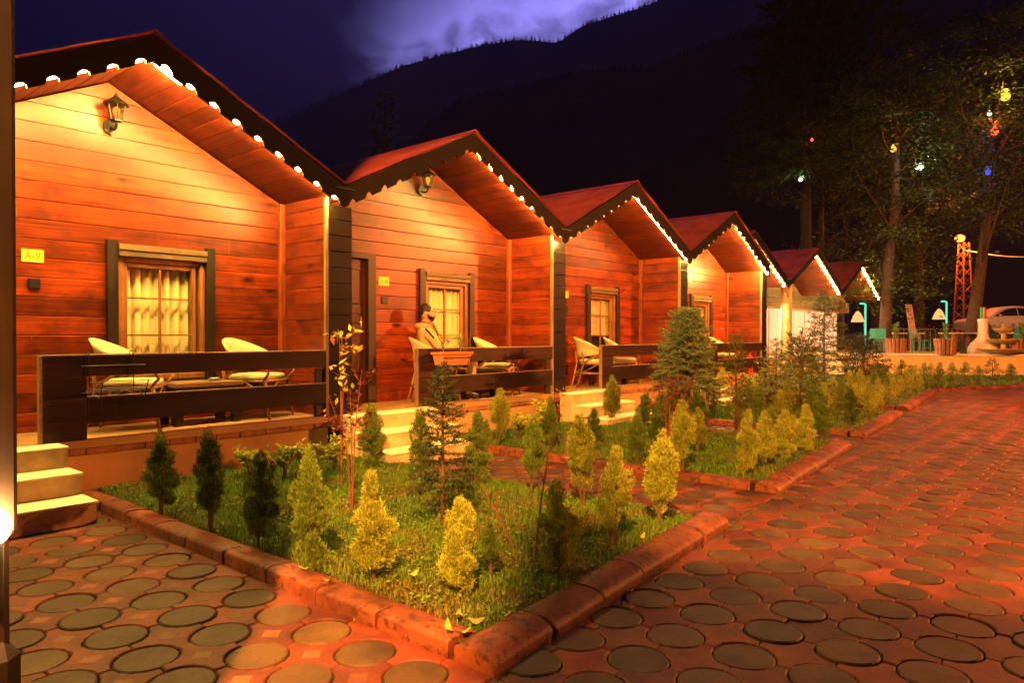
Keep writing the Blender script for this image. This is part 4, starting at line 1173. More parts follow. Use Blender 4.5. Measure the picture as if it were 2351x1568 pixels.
def stem_mesh(seed, h=.75, foot=.12, stems=1):
    r = random.Random(seed); B = MB()
    for s in range(stems):
        ox = (s - (stems - 1) / 2) * .05
        B.tube([(ox * .4, 0, -.03), (ox + r.uniform(-.01, .01), r.uniform(-.01, .01), h * .3), (ox * .6 + r.uniform(-.015, .015), 0, h * .62), (0, 0, h * .9)], [.013, .010, .007, .002], 6)
    for k in range(9):
        a = r.uniform(0, 6.28); z = r.uniform(.07, .45) * h; l = r.uniform(.05, .12)
        B.tube([(0, 0, z), (l * .6 * math.cos(a), l * .6 * math.sin(a), z + l * .5), (l * math.cos(a), l * math.sin(a), z + l * 1.3)], [.004, .003, .0015], 4)
    return B.mesh('stem', 'twig_brown')
CY = []
for k in range(6):
    foot = (.06, .20, .10, .16, .05, .22)[k]; r_ = (.150, .135, .165, .140, .155, .125)[k]
    CY.append((cypress_mesh(40 + k, r=r_, foot=foot, mat='cypress_gold', lobes=(15, 12, 17, 14, 16, 11)[k]), cypress_mesh(60 + k, r=r_ * 1.0, foot=foot, mat='cypress_green', lobes=(14, 13, 16, 12, 17, 11)[k]), stem_mesh(80 + k, foot=foot, stems=2 if k in (1, 3) else 1)))
CYF = [(cypress_mesh(140 + k, dens=.35, mat='cypress_gold'), cypress_mesh(150 + k, dens=.35, mat='cypress_green')) for k in range(2)]
BZ = .055
def cypress(px, py, ptop, pw, v, gold, label, group=None, lean=None):
    p = gp(px, py, BZ); Z = depth(p); h = (py - ptop) / FPX * Z; w = pw / FPX * Z
    T = thing('cypress_shrub', label, 'cypress', (p.x, p.y, BZ), group=group or 'young cypress shrubs planted in the beds')
    T.rotation_euler = (random.uniform(-.05, .05), random.uniform(-.05, .05), random.uniform(0, 6.28))
    far = Z > 11
    me = CYF[v % 2][0 if gold else 1] if far else CY[v % 6][0 if gold else 1]
    w *= .84
    f = obj('foliage', me, T); s = obj('stem', CY[v % 6][2], T)
    base_r = (.150, .135, .165, .140, .155, .125)[v % 6] if not far else .155
    sx = w / (2 * base_r * .98); sz = h / .77
    for o in (f, s): o.scale = (sx, sx, sz)
    s.scale = (max(.8, sx * .8),) * 2 + (sz,)
    return T
CYP = [ # base x, base y, top y, width, variant, golden, label
 (368, 1186, 1003, 84, 3, 0, 'green cypress in front of the dark foundation beside the A-9 steps'),
 (483, 1224, 1002, 82, 1, 0, 'green cypress on two bare stems, second along the kerb from the A-9 steps'),
 (592, 1260, 1040, 96, 2, 0, 'dark egg shaped cypress, third along the kerb from the A-9 steps'),
 (715, 1312, 1036, 92, 4, 0, 'brown stemmed shaggy cypress, fourth along the kerb from the A-9 steps'),
 (858, 1338, 1092, 104, 0, 1, 'tall golden cypress with ragged side lobes, fifth along the kerb from the A-9 steps'),
 (1064, 1366, 1138, 104, 4, 1, 'brightest golden cypress, standing at the kerb corner of the first bed'),
 (1126, 1330, 1198, 58, 5, 0, 'small dark green cypress tucked behind the brightest golden one'),
 (1284, 1324, 1112, 108, 0, 1, 'broad olive gold cypress by the road kerb next to the brightest one'),
 (1407, 1260, 1036, 82, 1, 1, 'olive cypress on a bare stem midway along the road kerb'),
 (1513, 1209, 1006, 92, 3, 1, 'golden cypress at the path end of the first bed'),
 (858, 1075, 934, 72, 4, 0, 'green cypress touching the left cheek of the A-8 steps'),
 (968, 1104, 944, 66, 0, 0, 'green cypress in front of the A-8 step treads'),
 (1092, 1115, 946, 76, 2, 0, 'dark dense cypress beside the bare fir sapling'),
 (1219, 1138, 964, 70, 5, 0, 'dark leggy cypress at the path edge of the first bed'),
 (1338, 1165, 960, 74, 1, 1, 'brown olive cypress at the path edge beside the leggy dark one'),
 (1143, 1026, 898, 54, 1, 1, 'yellow cypress below the middle of the A-8 railing'),
 (1262, 1042, 918, 42, 5, 0, 'narrow dark cypress with a lily beside it below the A-8 railing'),
 (1367, 1020, 941, 46, 2, 0, 'small black green cypress in the middle of the second bed'),
 (1460, 1071, 945, 50, 4, 0, 'dark cypress near the path kerb of the second bed'),
 (1405, 977, 871, 50, 3, 1, 'yellow cypress before the third cabin steps'),
 (1515, 1012, 902, 62, 0, 0, 'bushy green cypress left of the blue spruce trunk'),
 (1545, 988, 860, 50, 4, 0, 'tall green cypress close under the blue spruce'),
 (1566, 1084, 927, 62, 1, 1, 'olive cypress with red brown stem on the second bed'),
 (1606, 1005, 893, 50, 3, 0, 'loose green cypress right of the blue spruce trunk'),
 (1712, 1096, 948, 56, 0, 1, 'first of four golden cypresses beside the second road kerb'),
 (1755, 1076, 951, 60, 2, 1, 'second of four golden cypresses beside the second road kerb'),
 (1802, 1058, 939, 62, 4, 1, 'third of four golden cypresses beside the second road kerb'),
 (1846, 1043, 933, 52, 0, 1, 'fourth of four golden cypresses beside the second road kerb'),
 (1885, 1015, 893, 50, 2, 0, 'green cypress at the far end of the second bed'),
 (1640, 958, 872, 42, 1, 0, 'small green cypress under the right hand boughs of the blue spruce'), (1697, 972, 883, 42, 3, 1, 'low golden cypress at the foot of the thin soft green pine'), (1722, 956, 872, 40, 0, 0, 'low green cypress between the thin pine and the low juniper'), (1790, 966, 896, 44, 4, 1, 'low golden cypress before the light green layered fir'), (1806, 950, 872, 42, 2, 1, 'low golden cypress between the layered fir and the cushion pine'),
 (1955, 981, 889, 42, 3, 0, 'green cypress at the road corner of the third bed'), (1993, 966, 866, 46, 2, 1, 'taller golden cypress of the pair by the third road kerb'), (2012, 958, 870, 40, 0, 1, 'shorter golden cypress of the pair by the third road kerb'), (1932, 948, 868, 40, 1, 0, 'green cypress just behind the road corner one of the third bed'), (1910, 938, 866, 40, 4, 1, 'golden cypress beside the cushion shaped pine'),
 (1972, 938, 848, 42, 3, 1, 'golden cypress before the dark broad fir'), (2041, 934, 856, 42, 0, 1, 'first golden cypress in the row along the last road kerb'), (2058, 916, 850, 40, 2, 1, 'second golden cypress in the row along the last road kerb'), (2079, 912, 850, 38, 4, 1, 'third golden cypress in the row along the last road kerb'), (2101, 903, 839, 40, 1, 1, 'fourth golden cypress in the row along the last road kerb'), (2122, 897, 832, 32, 3, 0, 'green cypress ending the row along the last road kerb'), (2070, 880, 826, 34, 2, 0, 'small green cypress below the log planter with pale leaves'), (2028, 884, 838, 34, 2, 0, 'small green cypress below the straight pale trunked tree'),
 (2156, 899, 832, 34, 0, 0, 'small dark cypress right below the planter at the coping break'), (2184, 895, 832, 36, 1, 0, 'small dark cypress between the coping break and the broad one'), (2215, 893, 831, 40, 4, 0, 'broadest dark cypress below the yellow terrace wall'), (2247, 892, 839, 28, 5, 0, 'narrow dark cypress beside the fir seedling'), (2322, 877, 834, 30, 3, 0, 'small dark cypress below the tiered fountain')]
CYP += [(1478, 988, 905, 44, 1, 0, 'slim green cypress behind the bushy green one left of the blue spruce'), (1600, 1048, 940, 44, 5, 1, 'slim golden cypress in the middle of the second bed past the spruce trunk'),
 (1656, 925, 845, 40, 0, 1, 'slim golden cypress before the fourth cabin steps'), (1745, 962, 884, 38, 3, 0, 'slim green cypress beside the low juniper'), (1862, 966, 882, 42, 1, 0, 'slim green cypress at the foot of the cushion shaped pine'),
 (1890, 958, 878, 38, 0, 1, 'slim golden cypress between the cushion pine and the third road corner'), (1872, 928, 858, 36, 4, 1, 'slim golden cypress before the tall pointed fir'), (1950, 930, 852, 38, 1, 1, 'slim golden cypress below the rusty red shrub'),
 (2008, 920, 846, 36, 3, 0, 'slim green cypress beside the dark broad fir'), (2092, 890, 838, 30, 0, 0, 'slim green cypress behind the last road kerb row'), (2138, 890, 834, 28, 1, 1, 'slim golden cypress behind the end of the last kerb row')]
for q in CYP:
    lab, grp = q[6], None
    cypress(*q[:6], lab, grp)
# ------------------------------------------------------------------ conifers
def conifer(name, label, base, h, rad, foot, nbr, mat, seed, droop=.1, needle=.03, dens=1.0, power=.8, trunk_r=None, rise=.35, twigs=7, group=None, density_top=1.0, bark='bark'):
    g_ = np.random.default_rng(seed); rr = random.Random(seed)
    T = thing(name, label, 'tree', base, group=group)
    B = MB(); tr = trunk_r or h * .014
    B.tube([(0, 0, -.1), (rr.uniform(-.01, .01) * h, 0, h * .35), (0, rr.uniform(-.008, .008) * h, h * .7), (0, 0, h)], [tr * 1.15, tr * .85, tr * .45, tr * .06], 8); B.build('trunk', bark, T, smooth=True)
    br = MB(); NB, ND, NL = [], [], []
    for k in range(nbr):
        t = (k + rr.random()) / nbr; z = foot + (h - foot) * t
        L = rad * (1 - t) ** power * rr.uniform(.72, 1.08) + .02 * h; a = k * 2.399 + rr.uniform(-.4, .4)
        el = rise * (t * 1.4 - .25) + rr.uniform(-.1, .12)
        d0 = Vector((math.cos(a), math.sin(a), el)); pts = []
        for i in range(5):
            s = i / 4; pts.append(Vector((0, 0, z)) + Vector((d0.x * L * s, d0.y * L * s, d0.z * L * s - droop * L * s * s + droop * .6 * L * s ** 4)))
        br.tube(pts, [tr * .28 * (1 - .75 * i / 4) * (1.15 - t) + .0015 for i in range(5)], 4, cap=False)
        segs = [(pts, 1.0)]
        side = Vector((-d0.y, d0.x, 0)).normalized()
        for q in range(int(twigs * (1 - t * .45)) + 1):
            s = .18 + .8 * (q + rr.random()) / (twigs + 1); i = min(3, int(s * 4)); p = pts[i].lerp(pts[i + 1], s * 4 - i)
            tl = L * (.40 * (1.05 - s) + .07) * rr.uniform(.8, 1.2); sg = 1 if q % 2 else -1
            tip = p + (Vector((d0.x, d0.y, el * .5)).normalized() * .75 + side * sg * .8 + Vector((0, 0, rr.uniform(-.25, .12) - droop))) * tl
            br.tube([p, (p + tip) / 2 + Vector((0, 0, .02 * tl)), tip], [.0022 * h ** .5, .0016 * h ** .5, .001], 3, cap=False); segs.append(([p, (p + tip) / 2, tip], 1))
        for sp, wgt in segs:
            Ltot = sum((sp[i + 1] - sp[i]).length for i in range(len(sp) - 1)); nn = max(3, int(Ltot / needle * 5.5 * dens))
            for _ in range(nn):
                u = (rr.random() ** .75) * (len(sp) - 1); i = min(len(sp) - 2, int(u)); p = sp[i].lerp(sp[i + 1], u - i); dr = (sp[i + 1] - sp[i]).normalized()
                NB.append(p); ND.append(dr)
    br.build('branches', bark, T)
    NB = np.array(NB); ND = np.array(ND); n = len(NB)
    D = unit(ND * .7 + g_.normal(0, .55, (n, 3)) + np.array([0, 0, .15])); sd = unit(np.cross(D, g_.standard_normal((n, 3))))
    L = needle * g_.uniform(.75, 1.3, n); V, F = rhombs(NB, D, sd, L, L * .16 + .0006)
    obj('crown', np_mesh('crown', V, F, mat), T)
    return T
p = gp(1016, 1210, BZ); Z = depth(p)
conifer('fir_sapling', 'slender dark fir sapling with a bare lower trunk in the first bed', (p.x, p.y, BZ), 375 / FPX * Z, .30, .26, 64, 'fir_dark', 11, .02, .026, 1.9, .75, .016, .55, 6)
p = gp(1578, 985, BZ); Z = depth(p)
conifer('blue_spruce', 'dense pale blue green spruce before the fourth cabin window', (p.x, p.y, BZ), 272 / FPX * Z, .55, .62, 150, 'fir_blue', 12, .02, .040, 2.2, .5, .05, .55, 7)
p = gp(1690, 975, BZ); Z = depth(p)
conifer('young_pine', 'thin soft green pine behind the blue spruce', (p.x, p.y, BZ), 200 / FPX * Z, .26, .3, 40, 'fir_mid', 13, -.1, .075, .7, .6, .02, .9, 5)
p = gp(1782, 945, BZ); Z = depth(p)
conifer('young_fir', 'light green layered fir before the restaurant corner', (p.x, p.y, BZ), 165 / FPX * Z, .56, .35, 44, 'fir_blue', 14, .02, .07, .7, .7, .025, .4, 6)
p = gp(1838, 938, BZ); Z = depth(p)
conifer('bushy_pine', 'dark bushy pine rounded like a cushion', (p.x, p.y, BZ), 150 / FPX * Z, .62, .08, 60, 'fir_mid', 15, -.15, .10, .8, .35, .03, .9, 5)
p = gp(1891, 880, BZ); Z = depth(p)
conifer('pointed_fir', 'tall pointed fir with open tiers before the restaurant glass', (p.x, p.y, BZ), 210 / FPX * Z, 1.0, .45, 70, 'fir_mid', 16, .06, .10, .75, .8, .04, .35, 8)
p = gp(1982, 880, BZ); Z = depth(p)
conifer('dark_fir', 'dark broad fir below the first green neon post', (p.x, p.y, BZ), 108 / FPX * Z, .85, .1, 60, 'fir_dark', 17, .02, .12, .8, .5, .04, .4, 7)
p = gp(1748, 925, BZ); Z = depth(p)
conifer('low_juniper', 'dark low juniper between the red shrubs', (p.x, p.y, BZ), 60 / FPX * Z, .6, .05, 40, 'fir_dark', 18, .02, .08, .8, .4, .03, .3, 6)
p = gp(2278, 880, BZ); Z = depth(p)
conifer('fir_seedling', 'tiny open fir seedling at the corner of the terrace wall', (p.x, p.y, BZ), 55 / FPX * Z, .4, .1, 24, 'fir_dark', 19, .02, .08, .7, .7, .02, .5, 4)
# ------------------------------------------------------------------ leafy shrubs
def shrub(name, label, base, h, spread, mats, seed, nst=4, leaf_n=160, L=.05, group=None, cluster=False, twig='twig_red', tops=None):
    rr = random.Random(seed); g_ = np.random.default_rng(seed)
    T = thing(name, label, 'shrub', base, group=group)
    B = MB(); tips = []
    for k in range(nst):
        a = rr.uniform(0, 6.28); tip = Vector((math.cos(a) * spread * rr.uniform(.2, 1), math.sin(a) * spread * rr.uniform(.2, 1), h * rr.uniform(.7, 1)))
        mid = Vector((tip.x * .25, tip.y * .25, tip.z * .55)); B.tube([(0, 0, -.03), mid, tip], [.0055 * h ** .5 + .001, .0042 * h ** .5, .0016], 5)
        for j in range(6):
            s = rr.uniform(.3, 1); p = mid.lerp(tip, (s - .3) / .7); a2 = rr.uniform(0, 6.28); l = spread * rr.uniform(.25, .75)
            q = p + Vector((math.cos(a2) * l, math.sin(a2) * l, l * rr.uniform(.0, .8))); B.tube([p, (p + q) / 2 + Vector((0, 0, .01)), q], [.003, .0022, .001], 4); tips.append((p, q))
        tips.append((mid, tip))
    B.build('stem', twig, T)
    m = len(mats)
    for mi, mt in enumerate(mats):
        n = leaf_n // m; P = []; 
        for _ in range(n):
            a, b = rr.choice(tips); t = rr.random() ** (.35 if cluster else .7); P.append(a.lerp(b, t))
        P = np.array(P) + g_.normal(0, L * .12, (n, 3)); D = unit(g_.standard_normal((n, 3)) * np.array([1, 1, .5]) + np.array([0, 0, .35])); sd = unit(np.cross(D, g_.standard_normal((n, 3)) + np.array([0, 0, 1.5])))
        l = L * g_.uniform(.6, 1.25, n); V, F = rhombs(P, D, sd, l, l * .42); obj('foliage', np_mesh('foliage', V, F, mt), T)
    return T
def at_shrub(px, py, ptop, sp, *a, **k):
    p = gp(px, py, BZ); Z = depth(p); return p, (py - ptop) / FPX * Z, sp / FPX * Z
p, h_, s_ = at_shrub(808, 1172, 845, 92)
T = shrub('red_shrub', 'wine red small leaved shrub on one thin stem before the A-8 doorway', (p.x, p.y, BZ), h_, s_, ['red_leaf'], 21, 3, 560, .036)
p, h_, s_ = at_shrub(783, 1120, 762, 30)
T = shrub('photinia', 'lanky sapling with large orange and yellow leaves beside the dividing wall', (p.x, p.y, BZ), h_, s_ * 1.5, ['orange_leaf', 'lime_leaf'], 22, 3, 70, .085, cluster=True)
p, h_, s_ = at_shrub(1530, 1060, 800, 60)
shrub('red_shrub', 'wine red shrub with thin arching twigs left of the blue spruce', (p.x, p.y, BZ), h_, s_ * 1.2, ['red_leaf'], 23, 6, 460, .04)
p, h_, s_ = at_shrub(1625, 985, 800, 34)
shrub('photinia', 'orange leaved sapling in front of the blue spruce', (p.x, p.y, BZ), h_, s_, ['orange_leaf'], 24, 4, 70, .09, cluster=True)
p, h_, s_ = at_shrub(1762, 940, 790, 30)
shrub('red_shrub', 'wine red shrub against the fourth cabin porch', (p.x, p.y, BZ), h_, s_, ['red_leaf'], 25, 5, 300, .05)
p, h_, s_ = at_shrub(1940, 880, 790, 26)
shrub('red_shrub', 'rusty red shrub between the pointed fir and the dark fir', (p.x, p.y, BZ), h_, s_, ['red_leaf', 'orange_leaf'], 26, 5, 260, .07)
p, h_, s_ = at_shrub(1278, 1035, 862, 26)
shrub('photinia', 'three armed stalk with small orange leaf tufts below the A-8 railing end', (p.x, p.y, BZ), h_, s_, ['orange_leaf'], 27, 3, 36, .06, cluster=True)
for k, (x, y, tp, w, lab) in enumerate(((572, 1098, 1035, 30, 'lime leaved bush nearest the A-9 steps along the foundation'), (650, 1105, 1022, 44, 'widest lime leaved bush against the A-9 foundation'), (768, 1090, 1005, 36, 'lime leaved bush at the foot of the photinia'),
        (1190, 1012, 955, 32, 'lime leaved bush at the left under the A-8 railing'), (1250, 1000, 925, 24, 'upright lime leaved bush under the A-8 railing end'), (1560, 975, 905, 40, 'lime leaved bush behind the blue spruce trunk'), (1830, 905, 850, 60, 'lime leaved bush under the pointed fir'), (1740, 930, 850, 36, 'lime leaved bush at the fourth cabin steps'))):
    p, h_, s_ = at_shrub(x, y, tp, w); shrub('lime_bush', lab, (p.x, p.y, BZ), h_, s_, ['lime_leaf'], 30 + k, 9, 520, .06, cluster=False, twig='twig_brown', group='lime leaved bushes along the foundations')
# bare stakes and twigs
for (x0, y0, x1, y1, lab) in ((1180, 1265, 1105, 1120, 'thin red brown stake leaning beside the brightest golden cypress'), (1225, 1290, 1262, 1020, 'thin bare whip leaning toward the path'), (1330, 1150, 1295, 1000, 'thin bare twig at the second path')):
    p = gp(x0, y0, BZ); Z = depth(p); q = at(x1, Z + .05, zz(y1, Z))
    T = MB(); T.tube([p, p.lerp(q, .5) + Vector((.01, .01, .02)), q], [.008, .006, .003], 5)
    for k in range(4):
        b = p.lerp(q, .55 + .1 * k); T.tube([b, b + Vector((random.uniform(-.12, .12), random.uniform(-.08, .08), random.uniform(.08, .16)))], [.003, .0012], 4)
    tag(T.build('bare_twig', 'twig_red'), lab, 'twig')
# fallen leaves on the grass
for k, (x, y) in enumerate(((755, 1330), (947, 1318), (1052, 1412), (1092, 1425), (1062, 1448), (1030, 1440), (1272, 1290), (1474, 1232), (700, 1302))):
    p = gp(x, y, BZ + .045); a = random.uniform(0, 6.28); B = MB(); n = 6; L = random.uniform(.035, .05)
    V = [(L * (i / n * 2 - 1), L * .42 * math.sin(PI * i / n) * s, .012 * math.cos(i)) for s in (1, -1) for i in range(n + 1)]
    B.poly(V, [(i, i + 1, n + 2 + i, n + 1 + i) for i in range(n)]); o = B.build('fallen_leaf', 'dry_leaf'); o.location = p; o.rotation_euler = (random.uniform(-.4, .4), random.uniform(-.4, .4), a)
    tag(o, 'fallen pale yellow leaf on the grass of the first bed', 'leaf', 'fallen leaves on the first bed')
# ================================================================== RESTAURANT
RY = 8.4                                     # eave plane
RB = [17.75, 23.2, 28.75, 34.4]              # valley positions
def gable_z(x, c, hw, ez, az): return az - (az - ez) * abs(x - c) / hw
R = thing('restaurant', 'glass fronted restaurant under three dark gables with warm bulbs', 'restaurant', (17.75, RY, 0))
ox = 17.75
RW = 1.5                                     # facade set back behind the eave
for g_i in range(3):
    a, b = RB[g_i] - ox, RB[g_i + 1] - ox; c = (a + b) / 2; hw = (b - a) / 2; ez, az = 2.98, 4.28
    for s in (-1, 1):
        n = 12
        for k in range(n):
            u0, u1 = .004 + k * (hw - .01) / n, (k + 1) * (hw - .01) / n
            z0, z1 = az - (az - ez) * u0 / hw, az - (az - ez) * u1 / hw
            B = MB(); B.poly([(c + s * u0, .04, z0), (c + s * u1, .04, z1), (c + s * u1, RW + .05, z1), (c + s * u0, RW + .05, z0), (c + s * u0, .04, z0 + .02), (c + s * u1, .04, z1 + .02), (c + s * u1, RW + .05, z1 + .02), (c + s * u0, RW + .05, z0 + .02)],
                             [(0, 1, 2, 3), (4, 5, 6, 7), (0, 1, 5, 4), (1, 2, 6, 5), (2, 3, 7, 6), (3, 0, 4, 7)]); B.build('soffit_board', 'wall_wood_side', R)
        low = []
        for k in range(14):
            x = (k + .5) * hw / 14; zl = az - (az - ez) * x / hw - .03; low += [(x - .04, zl + .02), (x - .02, zl + .045), (x + .02, zl + .045), (x + .04, zl - .02)]
        poly = [(0, az - .03)] + low + [(hw, ez - .03), (hw, ez + .2), (0, az + .2)]
        B = MB(); B.prism([(c + s * x, z) for x, z in poly], 0, .03); B.build('fascia', 'fascia_wood', R)
        B = MB(); B.poly([(c, -.04, az + .22), (c + s * hw, -.04, ez + .22), (c + s * hw, 6, ez + .22), (c, 6, az + .22)], [(0, 1, 2, 3)])
        ny = 90; V = []
        for i in range(ny):
            y = -.04 + 6 * i / (ny - 1)
            for u in (0, 1): V.append((c + s * hw * u, y, az + .225 - (az - ez) * u + .014 * math.sin(y * 2 * PI / .2)))
        F = [(i * 2, i * 2 + 1, i * 2 + 3, i * 2 + 2) for i in range(ny - 1)]
        obj('roof_sheet', np_mesh('roof_sheet', V, F, 'roof_sheet', True), R)
# plank band over the glass, boards one by one
z = 2.48
while z < 4.2:
    for g_i in range(3):
        a, b = RB[g_i] - ox, RB[g_i + 1] - ox; c = (a + b) / 2; hw = (b - a) / 2
        p = [(a, z), (b, z), (b, z + .158), (a, z + .158)]; sl = 1.3 / hw
        p = clip(p, sl, 1, 4.28 + sl * c); p = clip(p, -sl, 1, 4.28 - sl * c); p = clean(p)
        if len(p) >= 3:
            r = plank(p, lambda u, v, d: (u, RW + d, v), .006)
            if r: r.build('wall_board', 'pale_wood', R)
    z += .16
# glazing: mullions and panes down to a low sill
B = MB(); B.box(0, RB[3] - ox - .9, RW - .02, RW + .06, 2.40, 2.478); B.build('glazing_head', 'pink_frame', R)
B = MB(); B.box(0, RB[3] - ox - .9, RW - .03, RW + .07, .52, .66); B.build('glazing_sill', 'pink_frame', R)
x = .25; xs = []
while x < RB[3] - ox - .9: xs.append(x); x += 1.22
for x in xs:
    B = MB(); B.bbox(x - .035, x + .035, RW - .02, RW + .05, .66, 2.40, .004); B.build('mullion', 'pink_frame', R)
for x, x2 in zip(xs[:-1], xs[1:]):
    B = MB(); B.poly([(x + .035, RW + .02, .66), (x2 - .035, RW + .02, .66), (x2 - .035, RW + .02, 2.40), (x + .035, RW + .02, 2.40)], [(0, 1, 2, 3)]); B.build('pane', 'pane_glass', R)
B = MB(); B.box(0, RB[3] - ox - .9, RW, 6, -.02, .519); B.build('base', 'plaster', R)
plain('room_wall', (.70, .50, .40), .8, var=.12, scale=1.5)
B = MB(); B.box(0, RB[3] - ox - .9, 5.4, 5.6, .52, 2.9); B.box(0, RB[3] - ox - .9, RW + .1, 5.4, 2.74, 2.80); B.box(RB[3] - ox - 1.0, RB[3] - ox - .9, RW + .1, 5.4, .52, 2.74); B.build('room_wall', 'room_wall', R)
B = MB(); B.tube([(6.75, .55, .2), (6.75, .55, 2.2), (6.75, .55, 3.55)], [.20, .185, .18], 14); B.build('log_column', 'log_wood', R, smooth=True)
B = MB(); B.bbox(RB[3] - ox - 1.0, RB[3] - ox - .55, RW - .3, RW - .02, 2.42, 2.86, .01); B.build('sign_box', 'pale_wood', R)
for k, x in enumerate((1.4, 4.2, 7.6, 11.5)):
    B = MB(); B.lathe([(.001, 2.60), (.16, 2.61), (.18, 2.66), (.16, 2.735), (.02, 2.739)], 14, x, 3.2); B.build('ceiling_lamp', 'room_glow', R)
for k, x in enumerate((2.6, 7.8, 12.5)): point_light('room_light', (ox + x, RY + 3.0, 2.3), (2600, 1000, 600)[k], (1, .72, .45), .15)
for i, (gi, lab) in enumerate(((0, 'round bulbs on the restaurant gable half hidden by the last cabin'), (1, 'round bulbs on the restaurant gable above the log column'), (2, 'round bulbs on the outermost restaurant gable'))):
    a, b = RB[gi], RB[gi + 1]; c = (a + b) / 2; hw = (b - a) / 2
    zf = lambda x, hw=hw: 4.28 - 1.3 * abs(x) / hw
    SP = capsule(.05, .036, 8, 'far_bulb_glow') if i == 0 else SP; CAPF = capsule(.045, .017, 6, 'far_bulb_glow')
    spc = [((k + .3) * hw / 10, SP, -.02) for k in range(10)] + [(-(k + .5) * hw / 8, CAPF, .04) for k in range(8)]
    string_light(10 + i, c, RY + .09, lab, spc, slope=1.3 / hw, zf=zf, wmax=hw)
# diner seen through the glass
T = thing('person', 'dark clothed person standing inside behind the restaurant glass', 'person', (23.4, RY + RW + 1.0, .52), math.radians(-60))
JS = {'pelvis': ((0, 0, .93), (.13, .15)), 'belly': ((0, 0, 1.10), (.12, .15)), 'chest': ((0, 0, 1.30), (.125, .17)), 'neckbase': ((0, 0, 1.43), (.08, .10)), 'neck': ((.01, 0, 1.50), .055), 'skull': ((.02, 0, 1.57), .055),
      'shR': ((0, -.18, 1.38), .07), 'elR': ((-.03, -.25, 1.10), .052), 'wrR': ((.06, -.25, .86), .036), 'shL': ((0, .18, 1.38), .07), 'elL': ((-.03, .25, 1.10), .052), 'wrL': ((.06, .25, .86), .036),
      'hpR': ((0, -.09, .88), .10), 'knR': ((.01, -.10, .50), .07), 'anR': ((-.02, -.10, .09), .045), 'toR': ((.13, -.11, .04), .035), 'hpL': ((0, .09, .88), .10), 'knL': ((.03, .10, .50), .07), 'anL': ((.0, .10, .09), .045), 'toL': ((.15, .11, .04), .035)}
BS = [('pelvis', 'belly'), ('belly', 'chest'), ('chest', 'neckbase'), ('neckbase', 'neck'), ('neck', 'skull'), ('chest', 'shR'), ('shR', 'elR'), ('elR', 'wrR'), ('chest', 'shL'), ('shL', 'elL'), ('elL', 'wrL'), ('pelvis', 'hpR'), ('hpR', 'knR'), ('knR', 'anR'), ('anR', 'toR'), ('pelvis', 'hpL'), ('hpL', 'knL'), ('knL', 'anL'), ('anL', 'toL')]
obj('body', skinned('body', JS, BS, ['skin', 'dark_cloth'], lambda c: 0 if c.z > 1.46 else 1), T)
make_head(T, Vector((.03, 0, 1.66)), 0, 0, beard=False)
hand(T, (.06, -.25, .87), (.1, 0, -1), (1, 0, 0), .3); hand(T, (.06, .25, .87), (.1, 0, -1), (1, 0, 0), .3)
# inside table by the glass
T = thing('dining_table', 'white topped dining table just inside the restaurant glass', 'table', (24.3, RY + RW + .6, .52))
B = MB(); B.bbox(-.9, .9, -.4, .4, .72, .76, .004); B.build('table_top', 'white_plaster', T)
for sx in (-1, 1):
    B = MB(); B.tube([(sx * .6, 0, 0), (sx * .6, 0, .72)], .04, 8); B.build('leg', 'rust', T)
# ================================================================== TERRACE AND WHAT STANDS ON IT
TZ = .79
tA, tB = at(1975, 25.2), at(2500, 23.6)
back = Vector((FX, FY, 0)) * 13
B = MB(); lo = [(tA.x, tA.y), (tB.x, tB.y), (tB.x + back.x, tB.y + back.y), (tA.x + back.x, tA.y + back.y)]
B.poly([(x, y, -.04) for x, y in lo] + [(x, y, TZ - .06) for x, y in lo], [(4, 5, 6, 7)] + [(i, (i + 1) % 4, (i + 1) % 4 + 4, i + 4) for i in range(4)])
TW = tag(B.build('terrace_wall', 'yellow_plaster'), 'yellow plastered terrace wall with a pale coping', 'wall')
cd = (tB - tA).normalized(); L = (tB - tA).length; k = 0; nn = Vector((-FX, -FY, 0))
n = int(L / .8)
for i in range(n):
    a, b = tA + cd * (L * i / n + .004), tA + cd * (L * (i + 1) / n - .004); q = [a + nn * .06, b + nn * .06, b - nn * .42, a - nn * .42]
    B = MB(); B.poly([(v.x, v.y, TZ - .058) for v in q] + [(v.x, v.y, TZ + .02) for v in q], [(3, 2, 1, 0), (4, 5, 6, 7)] + [(j, (j + 1) % 4, (j + 1) % 4 + 4, j + 4) for j in range(4)]); B.build('coping_stone', 'white_plaster', TW)
# ground that climbs beyond the terrace to the car park
B = MB(); c0 = at(1400, 37.5); c1 = at(2900, 36.5); f_ = Vector((FX, FY, 0))
B.poly([(c0.x, c0.y, .3), (c1.x, c1.y, .3), (c1.x + f_.x * 3, c1.y + f_.y * 3, 1.40), (c0.x + f_.x * 3, c0.y + f_.y * 3, 1.40), (c1.x + f_.x * 40, c1.y + f_.y * 40, 1.9), (c0.x + f_.x * 40, c0.y + f_.y * 40, 1.9)], [(0, 1, 2, 3), (3, 2, 4, 5)])
struct(B.build('car_park', 'asphalt'))
def place(px, Z, z): v = at(px, Z, z); return (v.x, v.y, v.z)
VR = -math.atan2(FX, FY)                     # rotation that makes local +y the view direction
